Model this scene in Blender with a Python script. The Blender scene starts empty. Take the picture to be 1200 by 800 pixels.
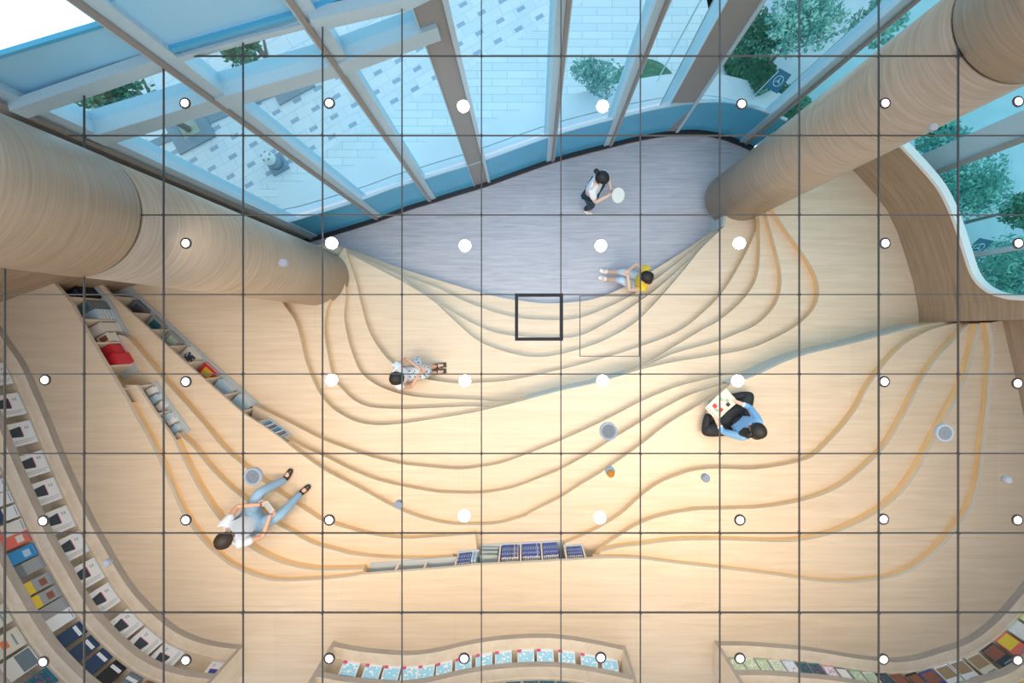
import bpy, bmesh, math, random
from mathutils import Vector, Matrix
random.seed(7)
C = bpy.context.scene.collection
F = 520.0; NX, NY = 612.0, 388.0; CAMZ = 8.0
CEIL = 4.68
def P(px, py, z):
    D = CAMZ - z
    return Vector(((px-NX)/F*D, -(py-NY)/F*D, z))
def pl(pts, z): return [P(x, y, z) for x, y in pts]

# ------------------------------------------------------------------ materials
def newmat(name):
    m = bpy.data.materials.new(name); m.use_nodes = True
    nt = m.node_tree; nt.nodes.clear()
    out = nt.nodes.new('ShaderNodeOutputMaterial')
    return m, nt, out
def N(nt, t, **kw):
    n = nt.nodes.new(t)
    for k, v in kw.items(): setattr(n, k, v)
    return n
def principled(nt, out, col=None, rough=0.5, metal=0.0, spec=0.5):
    b = N(nt, 'ShaderNodeBsdfPrincipled')
    if col: b.inputs['Base Color'].default_value = (*col, 1)
    b.inputs['Roughness'].default_value = rough; b.inputs['Metallic'].default_value = metal
    b.inputs['Specular IOR Level'].default_value = spec
    nt.links.new(b.outputs[0], out.inputs['Surface']); return b
def flat(name, col, rough=0.5, metal=0.0, var=0.06, scale=30):
    m, nt, out = newmat(name); b = principled(nt, out, col, rough, metal)
    g = N(nt, 'ShaderNodeNewGeometry'); no = N(nt, 'ShaderNodeTexNoise'); no.inputs['Scale'].default_value = scale
    nt.links.new(g.outputs['Position'], no.inputs['Vector'])
    r = N(nt, 'ShaderNodeValToRGB')
    r.color_ramp.elements[0].color = (*[c*(1-var) for c in col], 1); r.color_ramp.elements[1].color = (*[min(1, c*(1+var)) for c in col], 1)
    nt.links.new(no.outputs[0], r.inputs[0]); nt.links.new(r.outputs[0], b.inputs['Base Color'])
    return m
def wood(name, c0, c1, sc, rough=0.42, board=None, bump=0.0):
    m, nt, out = newmat(name); b = principled(nt, out, c0, rough)
    g = N(nt, 'ShaderNodeNewGeometry'); mp = N(nt, 'ShaderNodeMapping'); mp.inputs['Scale'].default_value = sc
    nt.links.new(g.outputs['Position'], mp.inputs['Vector'])
    no = N(nt, 'ShaderNodeTexNoise'); no.inputs['Scale'].default_value = 1.0; no.inputs['Detail'].default_value = 6; no.inputs['Roughness'].default_value = .65
    no.inputs['Distortion'].default_value = .6
    nt.links.new(mp.outputs[0], no.inputs['Vector'])
    r = N(nt, 'ShaderNodeValToRGB'); r.color_ramp.elements[0].position = .32; r.color_ramp.elements[1].position = .68
    r.color_ramp.elements[0].color = (*c0, 1); r.color_ramp.elements[1].color = (*c1, 1)
    nt.links.new(no.outputs[0], r.inputs[0])
    last = r.outputs[0]
    if board:
        bt = N(nt, 'ShaderNodeTexBrick'); bt.offset = .37
        bt.inputs['Scale'].default_value = 1; bt.inputs['Brick Width'].default_value = board[0]; bt.inputs['Row Height'].default_value = board[1]
        bt.inputs['Mortar Size'].default_value = board[2]; bt.inputs['Color1'].default_value = (1, 1, 1, 1); bt.inputs['Color2'].default_value = (board[3],)*3+(1,)
        bt.inputs['Mortar'].default_value = (.90, .90, .90, 1)
        nt.links.new(g.outputs['Position'], bt.inputs['Vector'])
        mx = N(nt, 'ShaderNodeMix'); mx.data_type = 'RGBA'; mx.blend_type = 'MULTIPLY'; mx.inputs[0].default_value = 1
        nt.links.new(last, mx.inputs[6]); nt.links.new(bt.outputs[0], mx.inputs[7]); last = mx.outputs[2]
    nt.links.new(last, b.inputs['Base Color'])
    return m
def noisy(name, cols, scale, rough=.6, stretch=(1, 1, 1), obj=False):
    m, nt, out = newmat(name); b = principled(nt, out, cols[0], rough)
    if obj: g = N(nt, 'ShaderNodeTexCoord'); src = g.outputs['Object']
    else: g = N(nt, 'ShaderNodeNewGeometry'); src = g.outputs['Position']
    mp = N(nt, 'ShaderNodeMapping'); mp.inputs['Scale'].default_value = stretch; nt.links.new(src, mp.inputs['Vector'])
    no = N(nt, 'ShaderNodeTexVoronoi'); no.inputs['Scale'].default_value = scale
    nt.links.new(mp.outputs[0], no.inputs['Vector'])
    sep = N(nt, 'ShaderNodeSeparateColor'); nt.links.new(no.outputs['Color'], sep.inputs[0])
    r = N(nt, 'ShaderNodeValToRGB'); r.color_ramp.interpolation = 'CONSTANT'
    for i, c in enumerate(cols):
        e = r.color_ramp.elements[i] if i < 2 else r.color_ramp.elements.new(0)
        e.position = i/len(cols); e.color = (*c, 1)
    nt.links.new(sep.outputs[0], r.inputs[0]); nt.links.new(r.outputs[0], b.inputs['Base Color'])
    return m
def emit(name, col, s):
    m, nt, out = newmat(name); e = N(nt, 'ShaderNodeEmission'); e.inputs[0].default_value = (*col, 1); e.inputs[1].default_value = s
    nt.links.new(e.outputs[0], out.inputs['Surface']); return m
def glass(name, tint, gl=.07, rough=0.02):
    m, nt, out = newmat(name)
    t = N(nt, 'ShaderNodeBsdfTransparent'); t.inputs[0].default_value = (*tint, 1)
    g = N(nt, 'ShaderNodeBsdfGlossy'); g.inputs['Roughness'].default_value = rough; g.inputs[0].default_value = (.8, .95, 1, 1)
    mx = N(nt, 'ShaderNodeMixShader'); mx.inputs[0].default_value = gl
    nt.links.new(t.outputs[0], mx.inputs[1]); nt.links.new(g.outputs[0], mx.inputs[2]); nt.links.new(mx.outputs[0], out.inputs['Surface'])
    return m

M = {}
M['tread'] = wood('oak_tread', (.585, .462, .325), (.685, .56, .418), (1.1, 17, 3), .45, board=(2.4, 1.22, .004, .965))
M['riser'] = wood('oak_riser_lit', (.70, .44, .20), (.82, .55, .29), (2, 2, 14), .5)  # oak with the orange of bounced and LED light put into its colour
M['lip'] = wood('oak_lip', (.56, .50, .42), (.64, .58, .50), (3, 3, 30), .5)
M['lip2'] = wood('pale_lip', (.56, .52, .45), (.62, .58, .51), (3, 3, 30), .5)
M['edge'] = wood('ply_edge', (.34, .29, .24), (.42, .365, .31), (4, 4, 20), .6)
M['case'] = wood('case_oak', (.72, .60, .46), (.82, .71, .57), (7, 7, 3), .5)
M['col'] = wood('column_oak', (.35, .265, .185), (.49, .385, .285), (1.4, 1.4, 46), .36)
M['wallwood'] = wood('wall_oak', (.30, .205, .13), (.43, .31, .205), (1.2, 1.2, 22), .5)
M['grey'] = wood('grey_plank', (.34, .345, .39), (.50, .495, .54), (1.6, 26, 3), .4, board=(1.3, .19, .002, .93))
M['mull'] = flat('mullion_paint', (.42, .58, .66), .35)
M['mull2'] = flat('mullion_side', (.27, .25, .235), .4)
M['taupe'] = flat('taupe_panel', (.27, .275, .27), .5)
M['white'] = flat('white_paint', (.82, .82, .80), .45, var=.02)
M['bluep'] = flat('blue_spandrel', (.08, .42, .66), .2, var=.1, scale=2)
M['frost'] = flat('frosted_panel', (.30, .62, .84), .4, var=.06, scale=1.5)
M['black'] = flat('black_metal', (.015, .015, .018), .4)
M['joint'] = flat('joint_metal', (.10, .095, .09), .35, .6)
M['dot'] = flat('joint_stud', (.05, .05, .05), .4)
M['ring'] = flat('lamp_ring', (.06, .035, .03), .35)
M['bulb'] = emit('lamp_disc', (1, .96, .92), 6)
M['bulb2'] = emit('lamp_disc_bright', (1, .95, .9), 25)
M['grille'] = flat('speaker_grille', (.30, .30, .30), .6, var=.3, scale=220)
M['steel'] = flat('steel_ring', (.55, .58, .62), .35, .3)
M['sensor'] = flat('sensor_plastic', (.42, .42, .45), .5)
M['amber'] = flat('amber_plastic', (.75, .25, .01), .3)
M['glass'] = glass('window_glass', (.80, .965, 1.0), .04)
M['glassr'] = glass('window_glass_teal', (.66, .95, .98), .04)
M['kerb'] = flat('white_stone', (.80, .84, .86), .6, var=.04, scale=3)
M['leafa'] = noisy('leaf_green', [(.05, .20, .12), (.09, .32, .20), (.16, .42, .28), (.26, .54, .38)], 9)
M['leafb'] = noisy('leaf_pale', [(.16, .42, .36), (.26, .56, .46), (.40, .70, .56), (.18, .46, .42)], 8)
M['hedge'] = noisy('hedge_green', [(.03, .14, .06), (.05, .20, .09), (.09, .28, .12)], 20)
M['bark'] = flat('bark', (.26, .22, .19), .8, var=.3)
M['pit'] = flat('pit_stone', (.25, .34, .42), .7, var=.2)
M['pitgravel'] = flat('pit_gravel', (.50, .54, .46), .8, var=.35, scale=60)
M['asphalt'] = flat('asphalt', (.50, .62, .68), .8, var=.12, scale=3)
M['banner'] = flat('banner_blue', (.03, .16, .26), .5)
M['chrome'] = flat('emblem_white', (.75, .80, .82), .4)
M['cyan'] = flat('cyan_glass_and_sheen', (.42, .50, .50), .3)
M['cubby'] = flat('cubby_grey', (.42, .47, .50), .5)
def brickmat(name, w, h, c1, c2, mo, rot=0, ms=.008):
    m, nt, out = newmat(name); b = principled(nt, out, c1, .6)
    g = N(nt, 'ShaderNodeNewGeometry'); mp = N(nt, 'ShaderNodeMapping'); mp.inputs['Rotation'].default_value = (0, 0, rot)
    nt.links.new(g.outputs['Position'], mp.inputs[0])
    bt = N(nt, 'ShaderNodeTexBrick'); bt.inputs['Scale'].default_value = 1; bt.inputs['Brick Width'].default_value = w; bt.inputs['Row Height'].default_value = h
    bt.inputs['Mortar Size'].default_value = ms; bt.inputs['Color1'].default_value = (*c1, 1); bt.inputs['Color2'].default_value = (*c2, 1); bt.inputs['Mortar'].default_value = (*mo, 1)
    nt.links.new(mp.outputs[0], bt.inputs['Vector']); nt.links.new(bt.outputs[0], b.inputs['Base Color'])
    return m, nt, bt, mp, b
M['courses'] = brickmat('stone_courses', .55, .145, (.82, .88, .90), (.70, .80, .85), (.55, .67, .73))[0]
m, nt, bt, mp, b = brickmat('plaza_paving', .40, .20, (.84, .88, .92), (.74, .82, .88), (.60, .70, .78), rot=math.radians(-30), ms=.006)
sx = N(nt, 'ShaderNodeSeparateXYZ'); nt.links.new(mp.outputs[0], sx.inputs[0])
def mth(op, a, bb=None):
    n = N(nt, 'ShaderNodeMath', operation=op)
    for i, v in enumerate((a, bb)):
        if v is None: continue
        if isinstance(v, (int, float)): n.inputs[i].default_value = v
        else: nt.links.new(v, n.inputs[i])
    return n.outputs[0]
v = mth('DIVIDE', sx.outputs[1], .30); row = mth('FLOOR', v); fv = mth('FRACT', v)
u = mth('ADD', mth('DIVIDE', sx.outputs[0], .44), mth('MULTIPLY', row, .5)); fu = mth('FRACT', u)
mask = mth('MULTIPLY', mth('LESS_THAN', fu, .36), mth('LESS_THAN', fv, .26))
mx = N(nt, 'ShaderNodeMix'); mx.data_type = 'RGBA'; nt.links.new(mask, mx.inputs[0]); nt.links.new(bt.outputs[0], mx.inputs[6]); mx.inputs[7].default_value = (.36, .47, .60, 1)
nt.links.new(mx.outputs[2], b.inputs['Base Color']); M['plaza'] = m
M['pave2'] = brickmat('plain_paving', .42, .30, (.82, .88, .92), (.74, .81, .88), (.56, .67, .77), rot=math.radians(-30))[0]

# ------------------------------------------------------------------ mesh helpers
def obj(name, bm, mats, parent=None, smooth=False, loc=None):
    me = bpy.data.meshes.new(name)
    bmesh.ops.recalc_face_normals(bm, faces=bm.faces[:])
    bm.to_mesh(me); bm.free()
    if not isinstance(mats, (list, tuple)): mats = [mats]
    for mt in mats: me.materials.append(M[mt] if isinstance(mt, str) else mt)
    if smooth:
        for p in me.polygons: p.use_smooth = True
    o = bpy.data.objects.new(name, me); C.objects.link(o)
    if parent is not None: o.parent = parent
    if loc is not None: o.location = loc
    return o
def thing(name, label, cat, loc=(0, 0, 0), rz=0, group=None):
    o = bpy.data.objects.new(name, None); C.objects.link(o); o.location = loc; o.rotation_euler = (0, 0, rz)
    o.empty_display_size = .1
    return tag(o, label, cat, group)
def tag(o, label, cat, group=None):
    o['label'] = label; o['category'] = cat
    if group: o['group'] = group
    return o
def struct(o): o['kind'] = 'structure'; return o
def box(bm, c, s, rot=None, mi=0, taper=None):
    r = bmesh.ops.create_cube(bm, size=1)
    for vv in r['verts']:
        p = Vector((vv.co.x*s[0], vv.co.y*s[1], vv.co.z*s[2]))
        if rot is not None: p = rot @ p
        vv.co = p + Vector(c)
    for f in {f for vv in r['verts'] for f in vv.link_faces}: f.material_index = mi
    return r['verts']
def cyl(bm, p0, p1, r0, r1=None, n=16, mi=0, cap=True):
    p0, p1 = Vector(p0), Vector(p1); r1 = r0 if r1 is None else r1
    d = (p1-p0).normalized(); a = d.orthogonal().normalized(); bb = d.cross(a)
    A = [bm.verts.new(p0+(a*math.cos(t)+bb*math.sin(t))*r0) for t in [2*math.pi*i/n for i in range(n)]]
    B = [bm.verts.new(p1+(a*math.cos(t)+bb*math.sin(t))*r1) for t in [2*math.pi*i/n for i in range(n)]]
    fs = [bm.faces.new((A[i], A[(i+1) % n], B[(i+1) % n], B[i])) for i in range(n)]
    if cap: fs += [bm.faces.new(A[::-1]), bm.faces.new(B)]
    for f in fs: f.material_index = mi
    return fs
def lathe(bm, prof, n=32, mi=0, c=(0, 0)):
    rings = []
    for r, z in prof:
        rings.append([bm.verts.new((c[0]+r*math.cos(2*math.pi*i/n), c[1]+r*math.sin(2*math.pi*i/n), z)) for i in range(n)])
    for k in range(len(prof)-1):
        for i in range(n):
            f = bm.faces.new((rings[k][i], rings[k][(i+1) % n], rings[k+1][(i+1) % n], rings[k+1][i])); f.material_index = mi; f.smooth = True
    for rr in (rings[0], rings[-1]):
        f = bm.faces.new(rr); f.material_index = mi
def smooth_line(pts, n=6):
    """Catmull-Rom through pts (2D or 3D Vectors)"""
    if len(pts) < 3: return list(pts)
    out = []
    q = [2*pts[0]-pts[1]] + list(pts) + [2*pts[-1]-pts[-2]]
    for i in range(1, len(q)-2):
        a, b_, c, d = q[i-1], q[i], q[i+1], q[i+2]
        for k in range(n):
            t = k/n
            out.append(.5*((2*b_)+(c-a)*t+(2*a-5*b_+4*c-d)*t*t+(3*b_-a-3*c+d)*t**3))
    out.append(pts[-1]); return out
def prism(bm, poly, z0, z1, mtop=0, mside=1, side_range=None):
    pts = []
    for p in poly:
        v2 = Vector((p[0], p[1]))
        if not pts or (v2-pts[-1]).length > 1e-4: pts.append(v2)
    T = [bm.verts.new((p.x, p.y, z1)) for p in pts]; B = [bm.verts.new((p.x, p.y, z0)) for p in pts]
    n = len(pts)
    for i in range(n):
        f = bm.faces.new((B[i], B[(i+1) % n], T[(i+1) % n], T[i])); f.material_index = mside
    from mathutils.geometry import tessellate_polygon
    for tr in tessellate_polygon([[Vector((p.x, p.y, 0)) for p in pts]]):
        if len(set(tr)) < 3: continue
        try:
            f = bm.faces.new([T[k] for k in tr]); f.material_index = mtop
            f = bm.faces.new([B[k] for k in tr][::-1]); f.material_index = mside
        except ValueError: pass
def offs(line, d):
    """offset a polyline (2D part) to its right by d"""
    out = []
    for i, p in enumerate(line):
        a = line[max(0, i-1)]; b_ = line[min(len(line)-1, i+1)]
        t = Vector((b_[0]-a[0], b_[1]-a[1])).normalized()
        out.append(Vector((p[0]+t.y*d, p[1]-t.x*d, 0)))
    return out
def ribbon_solid(bm, line, d0, d1, z0, z1, mi_front=0, mi_top=1, mi_other=1):
    A = offs(line, d0); B = offs(line, d1); n = len(line)
    v = [[bm.verts.new((p.x, p.y, z)) for p in L] for L, z in ((A, z0), (A, z1), (B, z0), (B, z1))]
    for i in range(n-1):
        for (a, b_, mi) in ((0, 1, mi_front), (1, 3, mi_top), (3, 2, mi_other), (2, 0, mi_other)):
            f = bm.faces.new((v[a][i], v[a][i+1], v[b_][i+1], v[b_][i])); f.material_index = mi
    for i in (0, n-1):
        f = bm.faces.new((v[0][i], v[1][i], v[3][i], v[2][i])); f.material_index = mi_other

# ------------------------------------------------------------------ levels
Z = {}
for i, k in enumerate('Aabcdefghij'): Z[k] = .14*(i+1)
Z['k'], Z['l'], Z['m'], Z['n'] = 1.68, 1.82, 1.96, 2.10
NZ = Z['n']
order = 'Aabcdefghijklmn'
def W(k, pts): return smooth_line([Vector((p.x, p.y, 0)) for p in pl(pts, Z[k])], 5)
def V(*p): return Vector((p[0], p[1], 0))
COLR = (3.68, 2.317); COLL = (-3.315, .876); CR = .466
wallE = [V(4.35, 3.2), V(4.5, 3.08), V(4.9, 2.72), V(5.20, 2.42), V(5.49, 2.10), V(5.66, 1.87), V(5.82, 1.53), V(5.95, 1.14), V(6.06, .77), V(6.13, .41), V(6.15, .30), V(6.15, .14)]
wallE2 = [V(6.38, .14), V(6.56, -.62), V(6.74, -1.46), V(7.4, -2.4), V(7.9, -4.2), V(8.0, -7)]
def wall_left(x): return 1.5 + (x+3.8)*.3558
upE = [V(3.39, 1.76), V(3.42, 1.97), V(3.42, 2.50)]
north = [V(3.9, 3.0)]
low_right = north + wallE + wallE2
left_close_low = [V(-9.2, wall_left(-9.2)-.0), V(-3.8, 1.5)]
curves = {}
# lower bowl
A0 = W('A', [(398, 288), (432, 300), (472, 315), (520, 330), (564, 343), (590, 349), (610, 352), (635, 355), (655, 355), (680, 353), (700, 349), (730, 337), (760, 320), (800, 295), (836, 270)])
a = [V(-3.2, 1.46)] + W('a', [(470, 322), (512, 337), (550, 355), (600, 371), (650, 375), (680, 372), (712, 360), (740, 346), (770, 326), (800, 303), (841, 268)])
b = [V(-3.19, 1.45)] + W('b', [(471, 323), (485, 335), (525, 362), (565, 384), (600, 393), (655, 396), (683, 392), (712, 377), (745, 356), (775, 334), (810, 302), (845, 267)])
c = [V(-3.18, 1.44)] + W('c', [(474, 331), (507, 352), (532, 375), (562, 400), (600, 414), (630, 418), (660, 414), (700, 402), (730, 387), (750, 373), (775, 347), (800, 318), (822, 291), (849, 265)])
d = W('d', [(404, 290), (407, 300), (417, 330), (422, 352), (432, 387), (447, 412), (462, 427), (480, 439), (510, 446), (540, 449), (565, 448), (600, 445), (656, 433), (695, 423), (750, 406), (795, 388), (825, 365), (850, 338), (875, 295), (888, 265), (893, 246)])
gmid = smooth_line([Vector((p.x, p.y, 0)) for p in pl([(577, 478), (606, 471), (656, 458), (692, 450), (725, 441), (750, 432)], Z['g'])], 4)
def between(line, x0, x1): return [p for p in line if x0 < p.x < x1]
eL = W('e', [(399, 305), (402, 317), (405, 345), (403, 370), (406, 390), (412, 412), (422, 435), (435, 447), (450, 455), (472, 462), (500, 466), (550, 468), (580, 470), (604, 470)])
eR = W('e', [(760, 424), (800, 400), (825, 385), (842, 376), (870, 352), (887, 325), (891, 290), (890, 255)])
fL = W('f', [(394, 325), (392, 340), (382, 365), (380, 390), (384, 415), (390, 442), (402, 457), (415, 469), (435, 477), (472, 479), (500, 478), (550, 476), (572, 477)])
fR = W('f', [(765, 425), (790, 414), (840, 400), (865, 390), (887, 380), (907, 360), (915, 340), (915, 315), (907, 282), (900, 257), (896, 240)])
e = eL + between(gmid, eL[-1].x, eR[0].x) + eR
f = fL + between(gmid, fL[-1].x, fR[0].x) + fR
g = W('g', [(328, 348), (332, 356), (345, 375), (352, 397), (357, 420), (365, 442), (375, 462), (390, 479), (410, 491), (425, 496), (445, 498), (472, 496), (500, 492), (550, 484), (577, 478), (606, 471), (656, 458), (692, 450), (725, 441), (750, 433), (790, 424), (840, 416), (875, 409), (900, 400), (930, 384), (950, 367), (959, 350), (959, 330), (950, 310), (935, 287), (917, 262), (902, 238)])
# upper steps
jtail = smooth_line([Vector((p.x, p.y, 0)) for p in pl([(857, 450), (885, 440), (935, 418), (1000, 402), (1080, 381)], Z['j'])], 4)
j1 = W('j', [(118, 331), (130, 345), (160, 372), (190, 400), (212, 420), (240, 445), (265, 467), (285, 484), (310, 500), (331, 515)])
j2 = W('j', [(331, 515), (350, 530), (380, 551), (420, 572), (457, 592), (490, 606), (525, 614), (550, 615), (582, 614), (612, 606), (625, 599), (657, 583), (682, 567), (707, 552), (750, 522), (782, 497), (815, 477), (842, 461), (857, 450)])
j = j1 + j2 + jtail[1:]
RD = .24
def rec(line, dd=RD): return offs(line, dd)
h_seg = [p for p in j1 if p.x < P(290, 480, Z['j']).x]
hR = W('h', [(297, 475), (312, 482), (350, 501), (380, 516), (410, 527), (440, 537), (472, 544), (500, 547), (537, 550), (565, 547), (590, 542), (620, 531), (655, 517), (695, 499), (725, 484), (750, 471), (775, 460), (800, 451), (842, 441), (878, 436)])
iR = W('i', [(332, 511), (357, 525), (380, 535), (410, 550), (440, 562), (472, 570), (512, 577), (532, 578), (565, 578), (600, 572), (630, 561), (657, 550), (695, 529), (725, 510), (750, 495), (780, 477), (810, 462), (842, 452), (862, 446)])
h = rec(h_seg) + hR + [p for p in jtail if p.x > hR[-1].x+.03]
i_ = rec(j1) + iR + [p for p in jtail if p.x > iR[-1].x+.03]
jbody = rec(j1) + j2[1:] + jtail[1:]
n0 = W('n', [(60, 328), (65, 334), (82, 354), (95, 378), (112, 408), (130, 438), (147, 466)])
n1 = W('n', [(147, 466), (160, 491), (171, 510), (185, 538), (197, 565), (210, 595), (226, 621), (244, 642), (270, 663), (297, 675), (325, 681), (362, 680), (400, 677), (426, 673)])
nb = W('n', [(426, 673), (440, 672), (453, 671), (466, 670), (480, 669), (495, 668), (513, 666.5), (531, 665), (545, 663.5), (558, 662), (580, 661), (600, 660), (620, 659), (640, 658), (655, 657), (670, 656.5), (689, 655)])
nr = W('n', [(689, 655), (720, 654), (750, 655), (790, 660), (842, 666), (900, 673), (935, 678), (967, 682), (996, 683), (1028, 680), (1056, 674), (1086, 658), (1108, 637), (1126, 615), (1141, 593), (1150, 564), (1155, 520), (1161, 470), (1163, 440), (1165, 413), (1163, 392), (1160, 378)])
n = n0 + n1[1:] + nb[1:] + nr[1:]
nbody = rec(n0) + n1[1:] + rec(nb) + nr[1:]
m0 = W('m', [(160, 451), (170, 466), (182, 484), (202, 512)])
m1 = W('m', [(202, 512), (212, 534), (230, 569), (245, 593), (260, 612), (285, 636), (312, 653), (340, 663), (370, 668), (400, 668), (425, 667)])
mr = W('m', [(704, 647), (725, 642), (750, 639), (790, 634), (842, 633), (908, 635), (937, 634), (967, 628), (996, 618), (1030, 600), (1058, 577), (1077, 550), (1093, 520), (1112, 485), (1130, 450), (1139, 423), (1145, 400), (1149, 379)])
mid_rec = rec(nb)
def seg_mid(x0, x1): return [p for p in mid_rec if x0 < p.x < x1]
n0m = [p for p in n0 if p.y > P(147, 445, NZ).y]
mbody = rec(n0m) + rec(m0, .2) + m1[1:] + seg_mid(m1[-1].x, mr[0].x) + mr
mlid = rec(n0m) + [m0[0]+V(-.12, 0)] + m0 + m1[1:] + seg_mid(m1[-1].x, mr[0].x) + mr
l1 = W('l', [(207, 507), (225, 523), (245, 548), (270, 573), (290, 588), (320, 612), (340, 623), (365, 637), (400, 647), (412, 650), (450, 654), (500, 655), (531, 653)])
lr = W('l', [(704, 643), (720, 632), (750, 614), (780, 604), (815, 598), (842, 597), (894, 595), (937, 588), (969, 578), (993, 565), (1016, 546), (1041, 520), (1063, 482), (1082, 445), (1099, 420), (1119, 398), (1136, 379)])
l_ = rec(n0m) + rec(m0, .2) + l1 + seg_mid(l1[-1].x, lr[0].x) + lr
n0k = [p for p in n0 if p.y > P(130, 425, NZ).y]
k1 = W('k', [(139, 392), (150, 397), (175, 426), (192, 446), (212, 468), (237, 496), (262, 526), (290, 550), (317, 571), (340, 587), (362, 601), (377, 610), (412, 621), (437, 627), (470, 631), (500, 630), (530, 628), (557, 626)])
kr = W('k', [(662, 637), (690, 625), (712, 613), (730, 601), (750, 583), (770, 568), (795, 557), (817, 551), (842, 549), (879, 550), (908, 547), (937, 541), (957, 532), (986, 503), (1005, 478), (1018, 453), (1032, 434), (1045, 418), (1061, 403), (1081, 391), (1098, 384), (1118, 379)])
k_ = rec([p for p in n0 if p.y > P(115, 395, NZ).y]) + k1 + seg_mid(k1[-1].x+.02, kr[0].x-.02) + kr
bottom = [V(8.0, -8), V(-9.5, -8), V(-9.5, wall_left(-9.5))]
lc = [V(-3.9, wall_left(-3.9))]
closing = {}
lines = dict(A=A0, a=a, b=b, c=c, d=d, e=e, f=f, g=g, h=h, i=i_, j=j, k=k_, l=l_, m=mlid, n=n)
bodies = dict(j=jbody, m=mbody, n=nbody)
def closed(k, line):
    line = list(line)
    if k in 'Aabc': tail = upE + low_right
    elif k in 'defg': tail = [V(*COLR)] + low_right
    else: tail = ([V(6.15, .14)] if k in 'hij' else []) + wallE2
    # drop wall points lying before the line's end for the upper plates
    poly = line + tail + bottom
    st = line[0]
    if k in 'Aabc': poly += [V(-3.9, 1.46)]
    elif k in 'defg': poly += [V(-3.9, 1.46), V(*COLL)]
    return poly
prevz = -.3
for idx, k in enumerate(order):
    z0 = 0.0 if idx == 0 else Z[order[idx-1]]
    z1 = Z[k]; lt = {'A': .02, 'a': .018, 'b': .018, 'c': .018, 'd': .022, 'e': .025, 'n': .055, 'm': .045, 'l': .04, 'j': .04}.get(k, .032)
    bm = bmesh.new()
    prism(bm, closed(k, lines[k]), z1-lt, z1, 0, 1)
    o = obj('floor_step_top', bm, ['tread', 'lip2' if k in 'Aabc' else 'lip']); struct(o)
    bl = bodies.get(k, lines[k])
    if k not in bodies: bl = offs(bl, .004 if k in 'Aabc' else .014)
    elif k in 'jn': bl = offs(bl, .014)
    bm = bmesh.new()
    prism(bm, closed(k, bl), z0 - (.0 if idx else .02), z1-lt, 1, 1)
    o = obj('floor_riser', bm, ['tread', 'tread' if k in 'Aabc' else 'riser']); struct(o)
# cyan facing: glazed on the tall right-hand risers, painted blue reflection on the centre one
bm = bmesh.new(); tl = [p for p in jtail if p.x > 2.9]
ribbon_solid(bm, tl, -.012, .01, Z['g']+.002, Z['j']-.04, 0, 0, 0)
struct(obj('trim_1', bm, 'cyan'))
bm = bmesh.new(); ribbon_solid(bm, between(gmid, eL[-1].x+.05, eR[0].x-.3), -.010, .01, Z['d']+.002, Z['g']-.034, 0, 0, 0)
struct(obj('trim_2', bm, 'cyan'))
bm = bmesh.new(); ribbon_solid(bm, upE, -.02, .0, .0, Z['c']-.034, 0, 0, 0)
struct(obj('trim_3', bm, 'cyan'))

# grey floor
base_px = [(345, 284), (369, 279), (400, 270), (445, 256), (480, 243), (507, 235), (536, 226), (566, 217), (605, 203), (645, 189), (680, 179), (712, 171), (745, 163), (780, 157), (815, 155), (845, 160), (870, 169), (893, 180)]
base = smooth_line([Vector((p.x, p.y, 0)) for p in pl(base_px, 0)], 4)
bm = bmesh.new(); prism(bm, base + [V(4.6, 3.0), V(6.2, .6), V(6.2, -1), V(-6, -1), V(-5, 1)], -.12, 0.0, 0, 0)
struct(obj('floor', bm, 'grey'))

# ------------------------------------------------------------------ walls
def wall_strip(name, line, z0, z1, thick, mat, side=1):
    bm = bmesh.new(); ribbon_solid(bm, line, 0, -thick*side, z0, z1, 0, 0, 0); return struct(obj(name, bm, mat))
ll = [V(-9.6, wall_left(-9.6)), V(-6.2, wall_left(-6.2)), V(-3.85, wall_left(-3.85))]
wall_strip('wall_left', ll, -.1, CEIL-.02, .12, 'wallwood', 1)
# right wall with low sill and rounded opening corner
path = smooth_line(wallE[1:10], 6) + [V(6.14, .38)]
pts = []
for p in path:
    y = p.y; zt = 2.0
    if y < .95: # round the corner
        t = min(1, max(0, (.95-y)/(.95-.385))); zt = 2.0 + .62*(1-math.sqrt(max(0, 1-t**2.6)))
    pts.append((p, zt))
pts += [(V(6.14, .385), 2.75), (V(6.141, .383), CEIL-.02)]
bm = bmesh.new(); bmr = bmesh.new()
def normal2(a_, b_):
    t = (b_-a_).normalized(); return V(-t.y, t.x)
LN = []
for i2, (p, zt) in enumerate(pts):
    q = pts[min(i2+1, len(path)-1)][0]; q0 = pts[max(0, min(i2, len(path)-1)-1)][0]
    LN.append(normal2(q0, q) if (q-q0).length > 1e-6 else LN[-1])
for i2 in range(len(pts)):
    if i2 >= len(path): LN[i2] = V(1, .1).normalized()
th = .07
rows = []
for (p, zt), nn in zip(pts, LN):
    pi, po = p, p + nn*th
    rows.append([bm.verts.new((pi.x, pi.y, -.1)), bm.verts.new((pi.x, pi.y, zt)), bm.verts.new((po.x, po.y, zt)), bm.verts.new((po.x, po.y, -.1))])
for i2 in range(len(rows)-1):
    for q in range(4): bm.faces.new((rows[i2][q], rows[i2+1][q], rows[i2+1][(q+1) % 4], rows[i2][(q+1) % 4]))
bm.faces.new(rows[0]); bm.faces.new(rows[-1])
struct(obj('wall_right', bm, 'wallwood'))
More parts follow.
